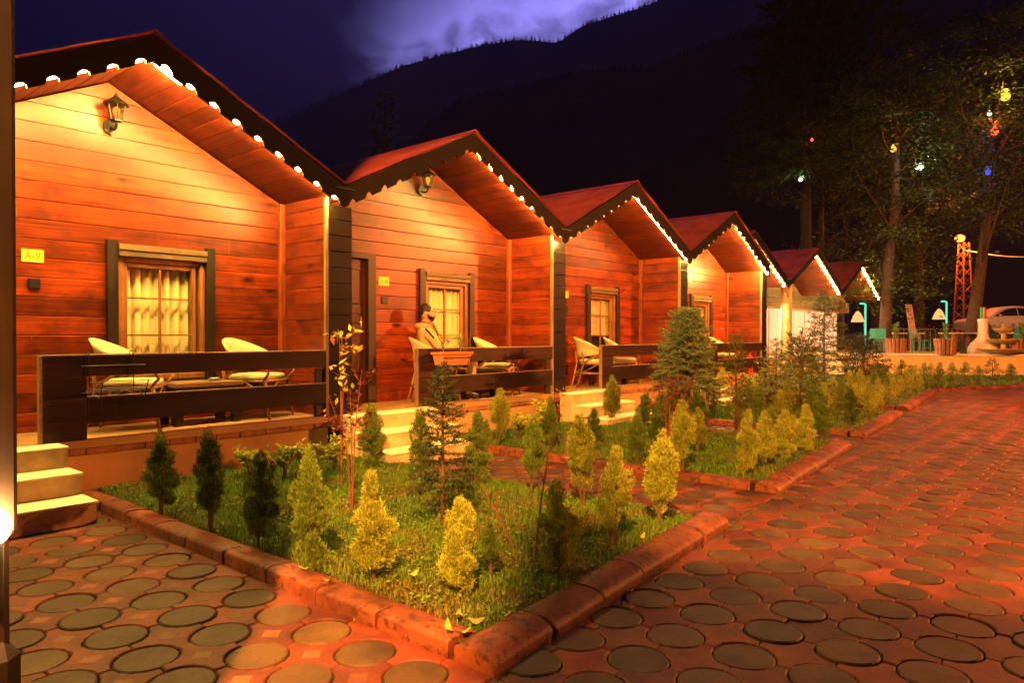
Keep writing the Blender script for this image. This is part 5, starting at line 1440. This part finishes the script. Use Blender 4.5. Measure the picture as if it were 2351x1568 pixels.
# neon posts
def neon(px, Z, ytop, lab):
    T = thing('neon_post', lab, 'lamp post', place(px, Z, TZ), VR, 'green neon posts on the terrace'); h = zz(ytop, Z) - TZ
    B = MB(); B.tube([(.06, .05, 0), (.06, .05, h)], .03, 8); B.tube([(.06, .05, h), (0, .03, h + .04), (-.22, 0, h + .02), (-.22, 0, h - .32)], .018, 6); B.build('pole', 'black_metal', T)
    B = MB(); B.tube([(.06, -.02, .25), (.06, -.02, h - .02), (0.0, -.02, h - .0), (-.16, -.02, h)], .035, 8); B.build('neon_tube', 'neon_green', T, smooth=True)
    B = MB(); B.lathe([(.03, h - .30), (.09, h - .36), (.17, h - .50), (.26, h - .74), (.25, h - .745), (.15, h - .52), (.02, h - .38)], 16, -.24, 0); B.build('lamp_shade', 'neon_lamp', T, smooth=True)
neon(1982, 29, 697, 'green neon post with a bell lamp beside the restaurant end'); neon(2168, 30, 692, 'green neon post with a bell lamp before the lattice pylon')
# log planters
def pot(px, Z, lab, mat, seed):
    T = thing('log_planter', lab, 'planter', place(px, Z, TZ), 0, 'log planters on the terrace edge')
    B = MB(); n = 16
    for k in range(n):
        a = 2 * PI * k / n; B2 = MB(); B2.tube([(.26 * math.cos(a), .26 * math.sin(a), 0), (.31 * math.cos(a), .31 * math.sin(a), .52 + random.uniform(-.01, .03))], .055, 6); B2.build('stave', 'planter_wood', T)
    B = MB(); B.lathe([(.27, .46), (.001, .47)], 14); B.build('soil', 'soil', T)
    lily(0, 0, .45, .55, 160, .2, T, 'foliage', seed)
pot(2056, 25.4, 'log planter with pale green leaves near the leaning tree', 'planter_wood', 5); pot(2170, 24.6, 'log planter with tall dark leaves at the coping break', 'planter_wood', 6); pot(2345, 24.4, 'log planter with a round bush beside the fountain', 'planter_wood', 8)
# terrace tables and chairs
def ttable(px, Z, lab, mat='white_plaster'):
    T = thing('terrace_table', lab, 'table', place(px, Z, TZ), VR, 'tables on the terrace')
    B = MB(); B.bbox(-.6, .6, -.4, .4, .71, .75, .005); B.build('table_top', mat, T)
    for sx in (-1, 1):
        for sy in (-1, 1):
            B = MB(); B.bbox(sx * .45 - .04, sx * .45 + .04, sy * .3 - .04, sy * .3 + .04, 0, .712, .004); B.build('leg', 'planter_wood', T)
ttable(2205, 26.5, 'pale terrace table beside the leaning tree trunk'); ttable(2075, 29, 'pale terrace table between the leaning tree and the green chairs'); ttable(2345, 27, 'pale terrace table of the seated diner')
def tchair(px, Z, rot, lab, mat='green_plastic'):
    T = thing('terrace_chair', lab, 'chair', place(px, Z, TZ), VR + rot, 'green chairs on the terrace')
    B = MB(); B.bbox(-.2, .2, -.2, .2, .43, .46, .006); B.build('seat', mat, T)
    B = MB(); B.bbox(-.2, .2, .18, .21, .50, .92, .008); 
    for i, v in enumerate(B.v): B.v[i] = (v[0], v[1] + (v[2] - .46) * .25, v[2])
    B.build('backrest', mat, T)
    for sx in (-1, 1):
        for sy in (-1, 1):
            B = MB(); B.tube([(sx * .19, sy * .19, 0), (sx * .17, sy * .17, .44)], .018, 6); B.build('leg', mat, T)
tchair(2108, 27, 1.2, 'green chair beside the log planter with tall leaves'); tchair(2122, 27.8, 1.2, 'second green chair behind the first one'); tchair(2018, 27.5, -.6, 'green chair at the foot of the tall leaf tree'); tchair(2000, 28.5, -.9, 'green chair by the restaurant end'); tchair(2325, 26.2, -1.4, 'green chair beside the tiered fountain')
# iron railing between terrace and car park
ra, rb = at(2010, 31.5, TZ), at(2290, 31.0, TZ); L = (rb - ra).length; rd = (rb - ra).normalized()
T = thing('iron_railing', 'low black iron railing with upright bars behind the terrace tables', 'railing', ra, math.atan2(rd.y, rd.x))
for z in (.08, .92):
    B = MB(); B.box(0, L, -.015, .015, z, z + .03); B.build('rail', 'rust', T)
for i in range(int(L / .22)):
    B = MB(); B.box(i * .22 + .05, i * .22 + .075, -.010, .010, .11, .92); B.build('bar', 'rust', T)
# sign board leaning beyond
T = thing('notice_board', 'tall narrow pale board leaning behind the green chairs', 'board', place(2097, 30, TZ), VR)
B = MB(); B.bbox(-.13, .13, -.03, .03, .55, 1.95, .006)
for i, v in enumerate(B.v): B.v[i] = (v[0] - (v[2] - .55) * .16, v[1], v[2])
B.build('panel', 'pink_frame', T)
for s in (-1, 1): B = MB(); B.tube([(s * .1, 0, 0), (s * .1, 0, .56)], .02, 6); B.build('leg', 'black_metal', T)
# flask shaped ornament with a green and a red tube, tiered fountain
T = thing('flask_ornament', 'white flask shaped ornament with green and red tubes on top', 'ornament', place(2256, 24.8, TZ))
B = MB(); B.lathe([(.44, 0), (.47, .06), (.45, .22), (.37, .38), (.24, .50), (.165, .62), (.15, .95), (.155, 1.12), (.17, 1.14), (.17, 1.20), (.14, 1.22), (.001, 1.23)], 22); B.build('flask', 'white_plaster', T, smooth=True)
plain('tube_green', (.03, .4, .18), .4, bmp=0); plain('tube_red', (.5, .04, .03), .4, bmp=0)
for a, m_ in ((-.06, 'tube_green'), (.06, 'tube_red'), (0, 'white_plaster')):
    v = Vector((FY, -FX, 0)) * a; B = MB(); B.tube([(v.x, v.y, 1.22), (v.x, v.y, 1.62)], .042, 8); B.build('tube', m_, T, smooth=True)
T = thing('tiered_fountain', 'ochre stone fountain with three stacked bowls on the terrace edge', 'fountain', place(2303, 24.1, TZ))
B = MB(); B.lathe([(.16, 0), (.10, .08), (.08, .35), (.07, .9), (.05, 1.02), (.001, 1.06)], 14); B.build('stem', 'gold_stone', T, smooth=True)
for r_, z in ((.72, .04), (.46, .36), (.30, .72)):
    B = MB(); n = 32; V = []
    for (q, dz) in ((.25, 0), (.7, .04), (1.0, .14), (1.03, .16), (.97, .16), (.65, .07), (.2, .05)):
        for j in range(n):
            a = 2 * PI * j / n; w = 1 + .05 * math.cos(8 * a) * (q > .6); V.append((r_ * q * w * math.cos(a), r_ * q * w * math.sin(a), z + dz))
    B.poly(V, [(i * n + j, i * n + (j + 1) % n, (i + 1) * n + (j + 1) % n, (i + 1) * n + j) for i in range(6) for j in range(n)]); B.build('bowl', 'gold_stone', T, smooth=True)
# diner at the right-hand table
T = thing('person', 'person in purple with a white headscarf sitting at the terrace table', 'person', place(2358, 26.6, TZ), VR + PI)
JD = {k: ((v[0][0], v[0][1], v[0][2]), v[1]) for k, v in J.items()}
JD['elR'] = ((.10, -.24, .74), .055); JD['foR'] = ((.24, -.20, .74), .045); JD['wrR'] = ((.36, -.15, .77), .034); JD['elL'] = ((.10, .24, .74), .055); JD['foL'] = ((.24, .20, .74), .045); JD['wrL'] = ((.36, .15, .77), .034)
JD['knL'] = ((.44, .17, .555), .078); JD['shnL'] = ((.45, .16, .33), .062); JD['anL'] = ((.40, .15, .10), .048); JD['toL'] = ((.56, .16, .045), .036)
obj('body', skinned('body', JD, bones, ['skin', 'purple_cloth', 'dark_cloth'], lambda c: 0 if c.z > 1.03 else (1 if c.z > .6 else 2)), T)
plain('scarf', (.7, .66, .64), .85, var=.08)
make_head(T, Vector((-.055, 0, 1.215)), 0, .06, beard=False, hairm='scarf')
hand(T, (.36, -.15, .77), (1, .1, 0), (0, 0, 1), .3); hand(T, (.36, .15, .77), (1, -.1, 0), (0, 0, 1), .3)
B = MB(); B.bbox(-.22, .22, -.22, .22, .42, .455, .006)
CHR = thing('terrace_chair', 'dark chair under the diner in purple', 'chair', place(2358, 26.6, TZ), VR + PI); B.build('seat', 'dark_cloth', CHR)
B = MB(); B.bbox(-.25, -.21, -.2, .2, .5, .9, .006); B.build('backrest', 'dark_cloth', CHR)
for sx in (-1, 1):
    for sy in (-1, 1): B = MB(); B.tube([(sx * .2, sy * .2, 0), (sx * .2, sy * .2, .42)], .018, 6); B.build('leg', 'dark_cloth', CHR)
# red extinguisher box by the fourth porch
T = thing('extinguisher', 'red fire extinguisher standing on the last cabin porch', 'extinguisher', (CAB_X[3] + 1.55, CAB_Y + .12, FL))
B = MB(); B.lathe([(.075, 0), (.08, .02), (.08, .36), (.06, .42), (.025, .45), (.02, .50), (.001, .50)], 14); B.build('cylinder', 'red_metal', T, smooth=True)
B = MB(); B.bbox(-.05, .05, -.015, .015, .50, .54, .004); B.tube([(.02, 0, .5), (.10, 0, .44), (.09, 0, .15)], .012, 6); B.build('valve', 'black_metal', T)
# ------------------------------------------------------------------ white car
plain('car_paint', (.72, .60, .55), .25, var=.03, bmp=0, spec=.6); plain('tyre', (.015, .014, .013), .8, var=.2); plain('rim', (.4, .4, .4), .3, .8, var=.1, bmp=0); plain('car_trim', (.02, .02, .02), .5, var=.1, bmp=0)
plain('tail_red', (.4, .01, .01), .2, var=.05, bmp=0)
cp = at(2292, 41.5, 1.46)
CAR = thing('parked_car', 'white sport utility car parked beyond the terrace', 'car', cp, VR)
# stations along x (front at -x): x, sill, belt, roof, half width at sill / belt / roof
ST = [(-2.28, .42, .66, .70, .50, .55, .45), (-2.18, .32, .76, .80, .72, .76, .60), (-1.9, .27, .90, .93, .84, .86, .68), (-1.35, .26, .98, 1.00, .90, .90, .72), (-1.05, .26, 1.02, 1.06, .91, .91, .72), (-.45, .26, 1.03, 1.46, .91, .91, .66),
      (-.1, .26, 1.04, 1.60, .91, .91, .66), (.6, .26, 1.06, 1.66, .91, .91, .66), (1.3, .26, 1.09, 1.62, .91, .91, .64), (1.8, .28, 1.13, 1.50, .90, .90, .62), (2.15, .34, 1.14, 1.28, .86, .86, .62), (2.3, .44, 1.05, 1.10, .76, .78, .58)]
V = []; per = 0
for (x, s0, be, rf, ws, wb, wr) in ST:
    half = [(0, s0), (ws * .8, s0), (ws, s0 + .10), (wb * 1.02, (s0 + be) * .52), (wb, be), (wr + (wb - wr) * .45, be + (rf - be) * .5), (wr, rf - .05 * (rf - be)), (wr * .75, rf), (0, rf + .015)]
    ring = [(x, -y, z) for y, z in half] + [(x, y, z) for y, z in half[-2:0:-1]]
    per = len(ring); V += ring
B = MB(); F = []; mi = []
for i in range(len(ST) - 1):
    for j in range(per): F.append((i * per + j, i * per + (j + 1) % per, (i + 1) * per + (j + 1) % per, (i + 1) * per + j))
F.append(tuple(range(per))); F.append(tuple(range((len(ST) - 1) * per, len(ST) * per)))
B.poly(V, F); B.build('body', 'car_paint', CAR, smooth=True)
def car_win(pts, side):
    B = MB(); B.poly([(x, side * (y + .018), z) for x, y, z in pts], [tuple(range(len(pts)))]); B.build('side_window', 'car_glass2', CAR)
plain('car_glass2', (.012, .010, .010), .08, var=.05, bmp=0, spec=.6)
for s in (-1, 1):
    car_win([(-.88, .885, 1.08), (-.36, .80, 1.36), (-.02, .735, 1.50), (.48, .715, 1.545), (.48, .90, 1.09)], s)
    car_win([(.53, .90, 1.09), (.53, .715, 1.55), (1.15, .72, 1.535), (1.42, .765, 1.43), (1.42, .895, 1.12)], s)
    car_win([(1.47, .89, 1.135), (1.47, .775, 1.41), (1.62, .81, 1.33), (1.80, .865, 1.20), (1.75, .89, 1.15)], s)
    for x in (-1.42, 1.42):
        B = MB(); V2 = [(x + .40 * math.cos(PI * k / 14), s * .925, .33 + .40 * math.sin(PI * k / 14)) for k in range(15)]; B.poly(V2, [tuple(range(15))]); B.build('wheel_arch', 'car_trim', CAR)
        B = MB(); B.lathe([(.20, -.10), (.33, -.10), (.345, -.06), (.345, .06), (.33, .10), (.20, .10)], 24); B.v = [(x + a, s * (.84 + c * .9), .345 + b) for a, b, c in B.v]; wh = B.build('wheel', 'tyre', CAR, smooth=True)
        B = MB(); B.lathe([(.21, .06), (.20, .09), (.04, .075), (.001, .08)], 20); B.v = [(x + a, s * (.84 + c * 1.02), .345 + b) for a, b, c in B.v]; B.build('rim', 'rim', wh)
    B = MB(); B.bbox(-2.2, -1.75, s * .70 - .12, s * .70 + .12, .70, .82, .03); B.build('headlight', 'tin', CAR)
    B = MB(); B.bbox(1.95, 2.28, s * .74 - .10, s * .74 + .10, .88, 1.06, .03); B.build('tail_light', 'tail_red', CAR)
    B = MB(); B.sphere((-.62, s * 1.02, 1.12), .1, 10, 7, None, (.7, 1, .75)); B.build('mirror', 'car_paint', CAR, smooth=True)
    for x in (.32, 1.28): B = MB(); B.bbox(x - .1, x + .1, s * .935 - .012, s * .935 + .012, .93, .955, .005); B.build('door_handle', 'tin', CAR)
# ------------------------------------------------------------------ lattice pylon with its lamp
Zp = 46; pp = at(2211, Zp, 1.4)
PY = thing('lattice_pylon', 'rusty steel lattice pylon carrying an orange flood lamp', 'pylon', pp, VR + .25)
ph = zz(556, Zp) - 1.4
w0, w1 = .42, .20
def pw(z): return w0 + (w1 - w0) * z / ph
for sx in (-1, 1):
    for sy in (-1, 1):
        B = MB(); B.tube([(sx * w0, sy * w0, 0), (sx * w1, sy * w1, ph)], .05, 4); B.build('leg', 'rust', PY)
nz = 11
for f in range(4):
    for i in range(nz):
        z0, z1 = ph * i / nz, ph * (i + 1) / nz; a = -1 if i % 2 else 1
        p0, p1 = (a * pw(z0), -pw(z0), z0), (-a * pw(z1), -pw(z1), z1)
        ro = lambda p: (Matrix.Rotation(f * PI / 2, 3, 'Z') @ Vector(p))
        B = MB(); B.tube([ro(p0), ro(p1)], .028, 4); B.build('brace', 'rust', PY)
B = MB(); B.box(-.55, .55, -.05, .05, ph * .55, ph * .55 + .06); B.build('cross_arm', 'rust', PY)
B = MB(); B.tube([(0, 0, ph), (-.3, 0, ph + .25)], .03, 6); B.build('lamp_bracket', 'rust', PY)
B = MB(); B.sphere((-.42, -.1, ph + .22), .30, 12, 8, None, (1, 1, .8)); B.build('flood_lamp', 'sodium_glow', PY)
q = at(2195, Zp - .9, 1.4 + ph + .15); point_light('pylon_light', q, 2500, (1, .22, .04), .3)
B = MB(); a_ = Vector(at(2212, Zp, 1.4 + ph - .5)); b_ = Vector(at(2520, 38, zz(566, 38)))
B.tube([a_.lerp(b_, k / 12) - Vector((0, 0, .5 * math.sin(PI * k / 12))) for k in range(13)], .035, 5); tag(B.build('bunting_cable', 'white_plaster'), 'pale cable running from the pylon to beyond the leaning tree', 'cable')
# ------------------------------------------------------------------ tall trees
def broadleaf(name, label, pts, radii, nlimb, crown_c, crown_r, nclump, per, L, seed, mat='tree_leaf', bark='bark_pale', group=None):
    rr = random.Random(seed); g_ = np.random.default_rng(seed)
    T = thing(name, label, 'tree', pts[0], group=group); o0 = Vector(pts[0]); pts = [Vector(p) - o0 for p in pts]
    B = MB(); B.tube(pts, radii, 10); B.build('trunk', bark, T, smooth=True)
    lb = MB(); cl = []
    for k in range(nclump):
        u = Vector((rr.gauss(0, 1), rr.gauss(0, 1), rr.gauss(0, 1))).normalized(); q = Vector(crown_c) - o0 + Vector((u.x * crown_r[0], u.y * crown_r[1], u.z * crown_r[2])) * rr.uniform(.3, 1.0)
        cl.append(q)
        if k < nlimb:
            t = rr.uniform(.35, .98); i = min(len(pts) - 2, int(t * (len(pts) - 1))); s = pts[i].lerp(pts[i + 1], t * (len(pts) - 1) - i)
            m_ = s.lerp(q, .5) + Vector((rr.uniform(-.3, .3), rr.uniform(-.3, .3), rr.uniform(-.1, .5))); lb.tube([s, m_, q], [radii[-1] * .9, radii[-1] * .5, .012], 5)
    if lb.f: lb.build('limbs', bark, T, smooth=True)
    P = np.concatenate([np.array(q) + g_.normal(0, 1, (per, 3)) * np.array([.55, .55, .16]) * g_.uniform(.6, 1.4) for q in cl]); n = len(P)
    D = unit(g_.standard_normal((n, 3)) * np.array([1, 1, .35])); sd = unit(np.cross(D, np.array([0, 0, 1.]) + g_.normal(0, .35, (n, 3))))
    l = L * g_.uniform(.6, 1.3, n); V, F = rhombs(P, D, sd, l, l * .55); obj('crown', np_mesh('crown', V, F, mat), T)
    return T
Zt = 28.0
tp = [at(2030, Zt, TZ - .1), at(2036, Zt, zz(620, Zt)), at(2052, Zt, zz(470, Zt)), at(2056, Zt, zz(330, Zt)), at(2050, Zt, zz(200, Zt))]
broadleaf('leaf_tree', 'straight pale trunked tree with leafy tiers behind the restaurant end', tp, [.24, .20, .17, .12, .06], 30, at(2045, Zt, zz(430, Zt)), (3.7, 3.7, 5.0), 105, 130, .16, 51)
tp = [at(2222, 27, TZ - .1), at(2240, 27.2, zz(690, 27)), at(2262, 27.5, zz(520, 27.5)), at(2268, 27.7, zz(380, 27.7)), at(2286, 28, zz(180, 28))]
broadleaf('leaning_tree', 'leaning mossy trunked tree hung with coloured lamps', tp, [.27, .22, .17, .13, .06], 28, at(2290, 28, zz(330, 28)), (4.2, 4.2, 4.4), 105, 130, .16, 52)
for k, (x, z_, lab) in enumerate(((2040, 640, 'leafy low bough before the straight pale trunk'),)): pass
# low boughs of the straight tree
big = Vector(at(1848, 41, 0))
conifer('tall_spruce', 'huge dark spruce towering behind the restaurant roofs', (big.x, big.y, .2), 29, 4.2, 10.0, 150, 'fir_dark', 61, .28, .40, 1.5, .7, .34, .15, 9)
b2 = Vector(at(1880, 44, 0))
conifer('tall_spruce', 'slimmer dark spruce close behind the huge one', (b2.x, b2.y, .2), 26, 3.6, 11.5, 100, 'fir_dark', 62, .28, .42, 1.2, .7, .22, .15, 8)
b3 = Vector(at(2010, 60, 0))
conifer('tall_spruce', 'dark spruce between the huge one and the coloured lamps', (b3.x, b3.y, .5), 36, 6.5, 5, 120, 'fir_dark', 63, .28, .6, 1.2, .7, .4, .15, 8)
b4 = Vector(at(885, 46, 0))
conifer('tall_spruce', 'lone dark spruce peaking above the A-8 roof', (b4.x, b4.y, 0), zz(215, 46), 3.0, 3, 100, 'fir_dark', 64, .2, .3, .5, .8, .25, .2, 7)
tp = [at(1930, 33, .5), at(1935, 33, 4), at(1945, 33, 7)]
broadleaf('understorey_tree', 'small leafy tree behind the middle restaurant gable', tp, [.12, .09, .05], 14, at(1925, 33, zz(610, 33)), (4.5, 4.5, 1.5), 34, 120, .17, 53)
tp = [at(2420, 34, 1.2), at(2400, 34, 7), at(2390, 34, 12)]
broadleaf('backdrop_tree', 'dense dark broadleaf tree behind the coloured lamps', tp, [.3, .22, .1], 20, at(2300, 36, 12), (7, 7, 5.5), 150, 130, .22, 54)
tp = [at(2110, 40, 1.2), at(2105, 40, 7), at(2110, 40, 13)]
broadleaf('backdrop_tree', 'dense dark broadleaf tree behind the straight pale trunk', tp, [.3, .22, .1], 20, at(2110, 41, 13.5), (7, 7, 6), 150, 130, .24, 55)
# hedge beyond the railing
P = [at(2000 + 9 * k, 36.6 + random.uniform(-.8, .8), .6 + random.uniform(0, .9)) for k in range(44)]
P = np.concatenate([np.array(q) + rng.normal(0, 1, (120, 3)) * np.array([.35, .35, .25]) for q in P]); n = len(P); D = unit(rng.standard_normal((n, 3)) + np.array([0, 0, .4])); sd = unit(np.cross(D, rng.standard_normal((n, 3)))); V, F = rhombs(P, D, sd, rng.uniform(.08, .2, n), rng.uniform(.04, .08, n))
tag(stuff(obj('hedge', np_mesh('hedge', V, F, 'tree_leaf'))), 'untrimmed reddish lit hedge along the car park bank', 'hedge')
# coloured lamps hung in the trees
for k, (x, y, Z, m_, e_, c_, r_, cn) in enumerate(((2280, 302, 26.6, 'red_glow', 45, (1, .12, .03), .14, 'red lamp hung on the leaning tree'), (2304, 222, 26.8, 'amber_glow', 80, (1, .5, .08), .17, 'amber lamp high in the leaning tree'), (2268, 262, 26.7, 'white_glow', 8, (1, .8, .5), .08, 'small white lamp between the red and amber ones'),
        (2266, 396, 26.8, 'blue_glow', 14, (.15, .2, 1), .10, 'blue lamp on the leaning trunk'), (2111, 385, 27.2, 'white_glow', 30, (.9, 1, .8), .11, 'white lamp between the two leafy trees'), (2048, 343, 27.2, 'amber_glow', 22, (1, .3, .05), .11, 'amber lamp on the straight pale trunk'), (1836, 412, 38.5, 'white_glow', 25, (.5, 1, .7), .12, 'pale green lamp beside the huge spruce trunk'), (1862, 322, 39, 'red_glow', 6, (1, .1, .03), .08, 'tiny red lamp in the huge spruce'))):
    B = MB(); B.sphere((0, 0, 0), r_, 10, 7); B.tube([(0, 0, r_ * .9), (0, 0, r_ * 1.6)], r_ * .3, 6)
    o = B.build('hanging_lamp', m_); v = at(x, Z, zz(y, Z)); o.location = v; tag(o, cn, 'lamp', 'coloured lamps in the trees')
    point_light('tree_light', at(x, Z - .4, zz(y, Z)), e_ * 1.3, c_, .12)
q = at(2046, 27.2, zz(560, 27.2)); point_light('uplight', at(2050, 26.6, zz(640, 26.6)), 40, (.85, 1, .75), .15)
B = MB(); B.tube([(0, 0, 0), (0, 0, .12)], [.07, .09], 10); o = B.build('tree_uplight', 'black_metal'); o.location = at(2050, 26.6, zz(648, 26.6)); tag(o, 'small black uplight clamped before the straight pale trunk', 'lamp')
# ------------------------------------------------------------------ old timber post with a lamp; unseen walls added to cut the sodium light
G = thing('post_and_shade_wall', 'old brown timber post with a glaring lamp at the edge of the path', 'post', (.30, 1.75, 0))
B = MB(); B.bbox(-.18, .135, -.02, .16, 0.0, 6.1, .012); B.bbox(.02, .142, -.045, -.021, 1.02, 6.1, .008); B.build('post', 'post_old', G)
B = MB(); B.bbox(-.20, .150, -.055, .18, .0, .80, .03); B.build('plinth', 'fascia_wood', G)
for k in range(18):  # unseen planks added left of the post to shade the path
    B = MB(); B.bbox(-4.2, -.182, .0, .05, .02 + k * .34, .02 + k * .34 + .335, .006); B.build('shade_plank', 'dark_stain', G)
B = MB(); B.sphere((.09, -.065, 1.045), .036, 12, 8); B.build('lamp', 'post_lamp_glow', G, smooth=True)
B = MB(); B.tube([(.09, -.065, .93), (.09, -.065, 1.015)], .02, 8); B.build('lamp_socket', 'black_metal', G)
G2 = thing('post_and_shade_wall', 'unseen timber wall added behind the viewpoint to shade the near road', 'wall', (-.74, -.21, 0), math.radians(-78))
for k in range(13):  # added blocker, height set so the near road falls in shade
    B = MB(); B.bbox(0, 4.0, -.03, .03, .02 + k * .36, .02 + k * .36 + .355, .006); B.build('shade_plank', 'dark_stain', G2)
B = MB(); B.bbox(-.12, -.001, -.06, .06, 0, 4.75, .01); B.build('post', 'post_old', G2)
# ------------------------------------------------------------------ sodium street lamps
def street_lamp(spec, lab, base, arm):
    T = thing('street_lamp', lab, 'street lamp', (base[0], base[1], 0), 0, 'sodium street lamps'); x, y, z = spec['pos']; dx, dy = x - base[0], y - base[1]
    B = MB(); B.tube([(0, 0, 0), (0, 0, z + .25), (dx * .5, dy * .5, z + .42), (dx, dy, z + .20)], [.07, .05, .035, .03], 10); B.build('pole', 'black_metal', T, smooth=True)
    B = MB(); B.lathe([(.05, z + .26), (.18, z + .22), (.34, z + .12), (.40, z + .035), (.385, z + .035), (.32, z + .11), (.16, z + .205), (.03, z + .24)], 18, dx, dy); B.build('lamp_hood', 'black_metal', T, smooth=True)
    B = MB(); B.sphere((dx, dy, z + .09), .06, 10, 7); B.build('bulb', 'sodium_glow', T, smooth=True)
    point_light('sodium_light', (x, y, z), spec['e'], spec['col'], .06)
street_lamp(L1, 'sodium street lamp behind the added timber shade walls', (L1['pos'][0] - .6, L1['pos'][1] - .6), None)
street_lamp(L2, 'sodium street lamp on the far side of the paved road', (L2['pos'][0] + .3, L2['pos'][1] - .9), None)
L3v = at(2640, 33, 6.2); L3 = dict(pos=(L3v.x, L3v.y, 6.2), e=950, col=(1, .36, .14))
street_lamp(L3, 'sodium street lamp beyond the fountain end of the terrace', (L3v.x + .5, L3v.y - .8), None)
# ------------------------------------------------------------------ mountains
def ridge(name, skyline, dist, depth_, seed, rough, trees, lab=None):
    """wooded hill: skyline given as (pixel x, pixel y), at a given distance"""
    r = np.random.default_rng(seed); X = np.linspace(-900, 3400, 300); xs, ys = zip(*skyline); Yp = np.interp(X, xs, ys)
    V = []; nr = 25; crest = []
    for i, x in enumerate(X):
        t = (x - CX) / FPX; Zc = dist * (1 + .10 * math.sin(x * .004 + seed)); top = zz(Yp[i], Zc)
        for j in range(nr):
            s = j / (nr - 1)
            if s <= .75:
                u = s / .75; Z = Zc - depth_ * (1 - u); h = top * (u ** 1.25) + (rough * top * .10 * math.sin(x * .02 + j * .9 + seed) * math.sin(j * 1.7 + x * .011) * (1 - u) * u * 4)
            else:
                u = (s - .75) / .25; Z = Zc + depth_ * .5 * u; h = top * (1 - .35 * u)
            V.append((Z * (FX + FY * t), Z * (FY - FX * t), h - 2 if s > 0 else -3))
        crest.append((Zc * (FX + FY * t), Zc * (FY - FX * t), top))
    F = [(i * nr + j, (i + 1) * nr + j, (i + 1) * nr + j + 1, i * nr + j + 1) for i in range(299) for j in range(nr - 1)]
    o = struct(obj(name, np_mesh(name, V, F, 'forest_dark', True)))
    # conifers along the crest and on the near slope
    crest = np.array(crest); n = trees; k = r.uniform(40, 258, n); i0 = k.astype(int); f = (k - i0)[:, None]; P = crest[i0] * (1 - f) + crest[i0 + 1] * f
    u = np.where(r.random(n) < .55, 0, r.random(n) ** 2 * .35)
    dirn = unit(P * np.array([1, 1, 0])); P = P - dirn * (depth_ * u)[:, None]; P[:, 2] *= (1 - u) ** 1.25
    P[:, 2] -= 2; h = dist * r.uniform(.003, .008, n); w = h * r.uniform(.16, .24, n); tri = []
    for a in range(4):
        an = a * PI / 2; tri.append(P + np.stack([np.cos(an) * w, np.sin(an) * w, np.zeros(n)], 1))
    tri.append(P + np.stack([np.zeros(n), np.zeros(n), h], 1))
    Vt = np.stack(tri, 1).reshape(-1, 3); b = np.arange(n)[:, None] * 5
    Ft = np.concatenate([b + np.array([a, (a + 1) % 4, 4]) for a in range(4)], 0)
    tag(stuff(obj('hill_forest', np_mesh('hill_forest', Vt, Ft, 'forest_dark'))), lab, 'forest')
ridge('mountain', [(-900, 700), (0, 520), (600, 300), (930, 150), (1030, 124), (1100, 106), (1190, 92), (1280, 99), (1330, 64), (1400, 40), (1480, 16), (1560, -20), (1750, -90), (2000, -130), (3400, -200)], 5000, 2400, 3, 1, 2600, 'fir forest along the far mountain crest under the break in the clouds')
ridge('hillside', [(-900, 760), (500, 640), (760, 520), (880, 420), (960, 300), (1060, 225), (1180, 200), (1330, 165), (1500, 150), (1700, 70), (1950, 0), (2000, -20), (2400, -200), (3400, -300)], 1500, 980, 4, 1, 1500, 'dark fir forest on the nearer hillside')

# ------------------------------------------------------------------ night haze in the valley
m = bpy.data.materials.new('haze'); m.use_nodes = True; nt = m.node_tree; nt.nodes.clear()
pv = nt.nodes.new('ShaderNodeVolumePrincipled'); pv.inputs['Color'].default_value = (.62, .60, .98, 1); pv.inputs['Density'].default_value = .0003; pv.inputs['Anisotropy'].default_value = 0
o_ = nt.nodes.new('ShaderNodeOutputMaterial'); nt.links.new(pv.outputs[0], o_.inputs['Volume']); MATS['haze'] = m
bb = [Vector(v) for o in bpy.data.objects if o.name.split('.')[0] in ('mountain', 'hillside', 'hill_forest', 'ground') for v in o.bound_box]
lo_ = [min(v[i] for v in bb) - 12 for i in range(3)]; hi_ = [max(v[i] for v in bb) + 12 for i in range(3)]
B = MB(); B.box(lo_[0], hi_[0], lo_[1], hi_[1], lo_[2], hi_[2]); hz = stuff(B.build('haze', 'haze')); tag(hz, 'thin blue night haze filling the valley', 'haze')
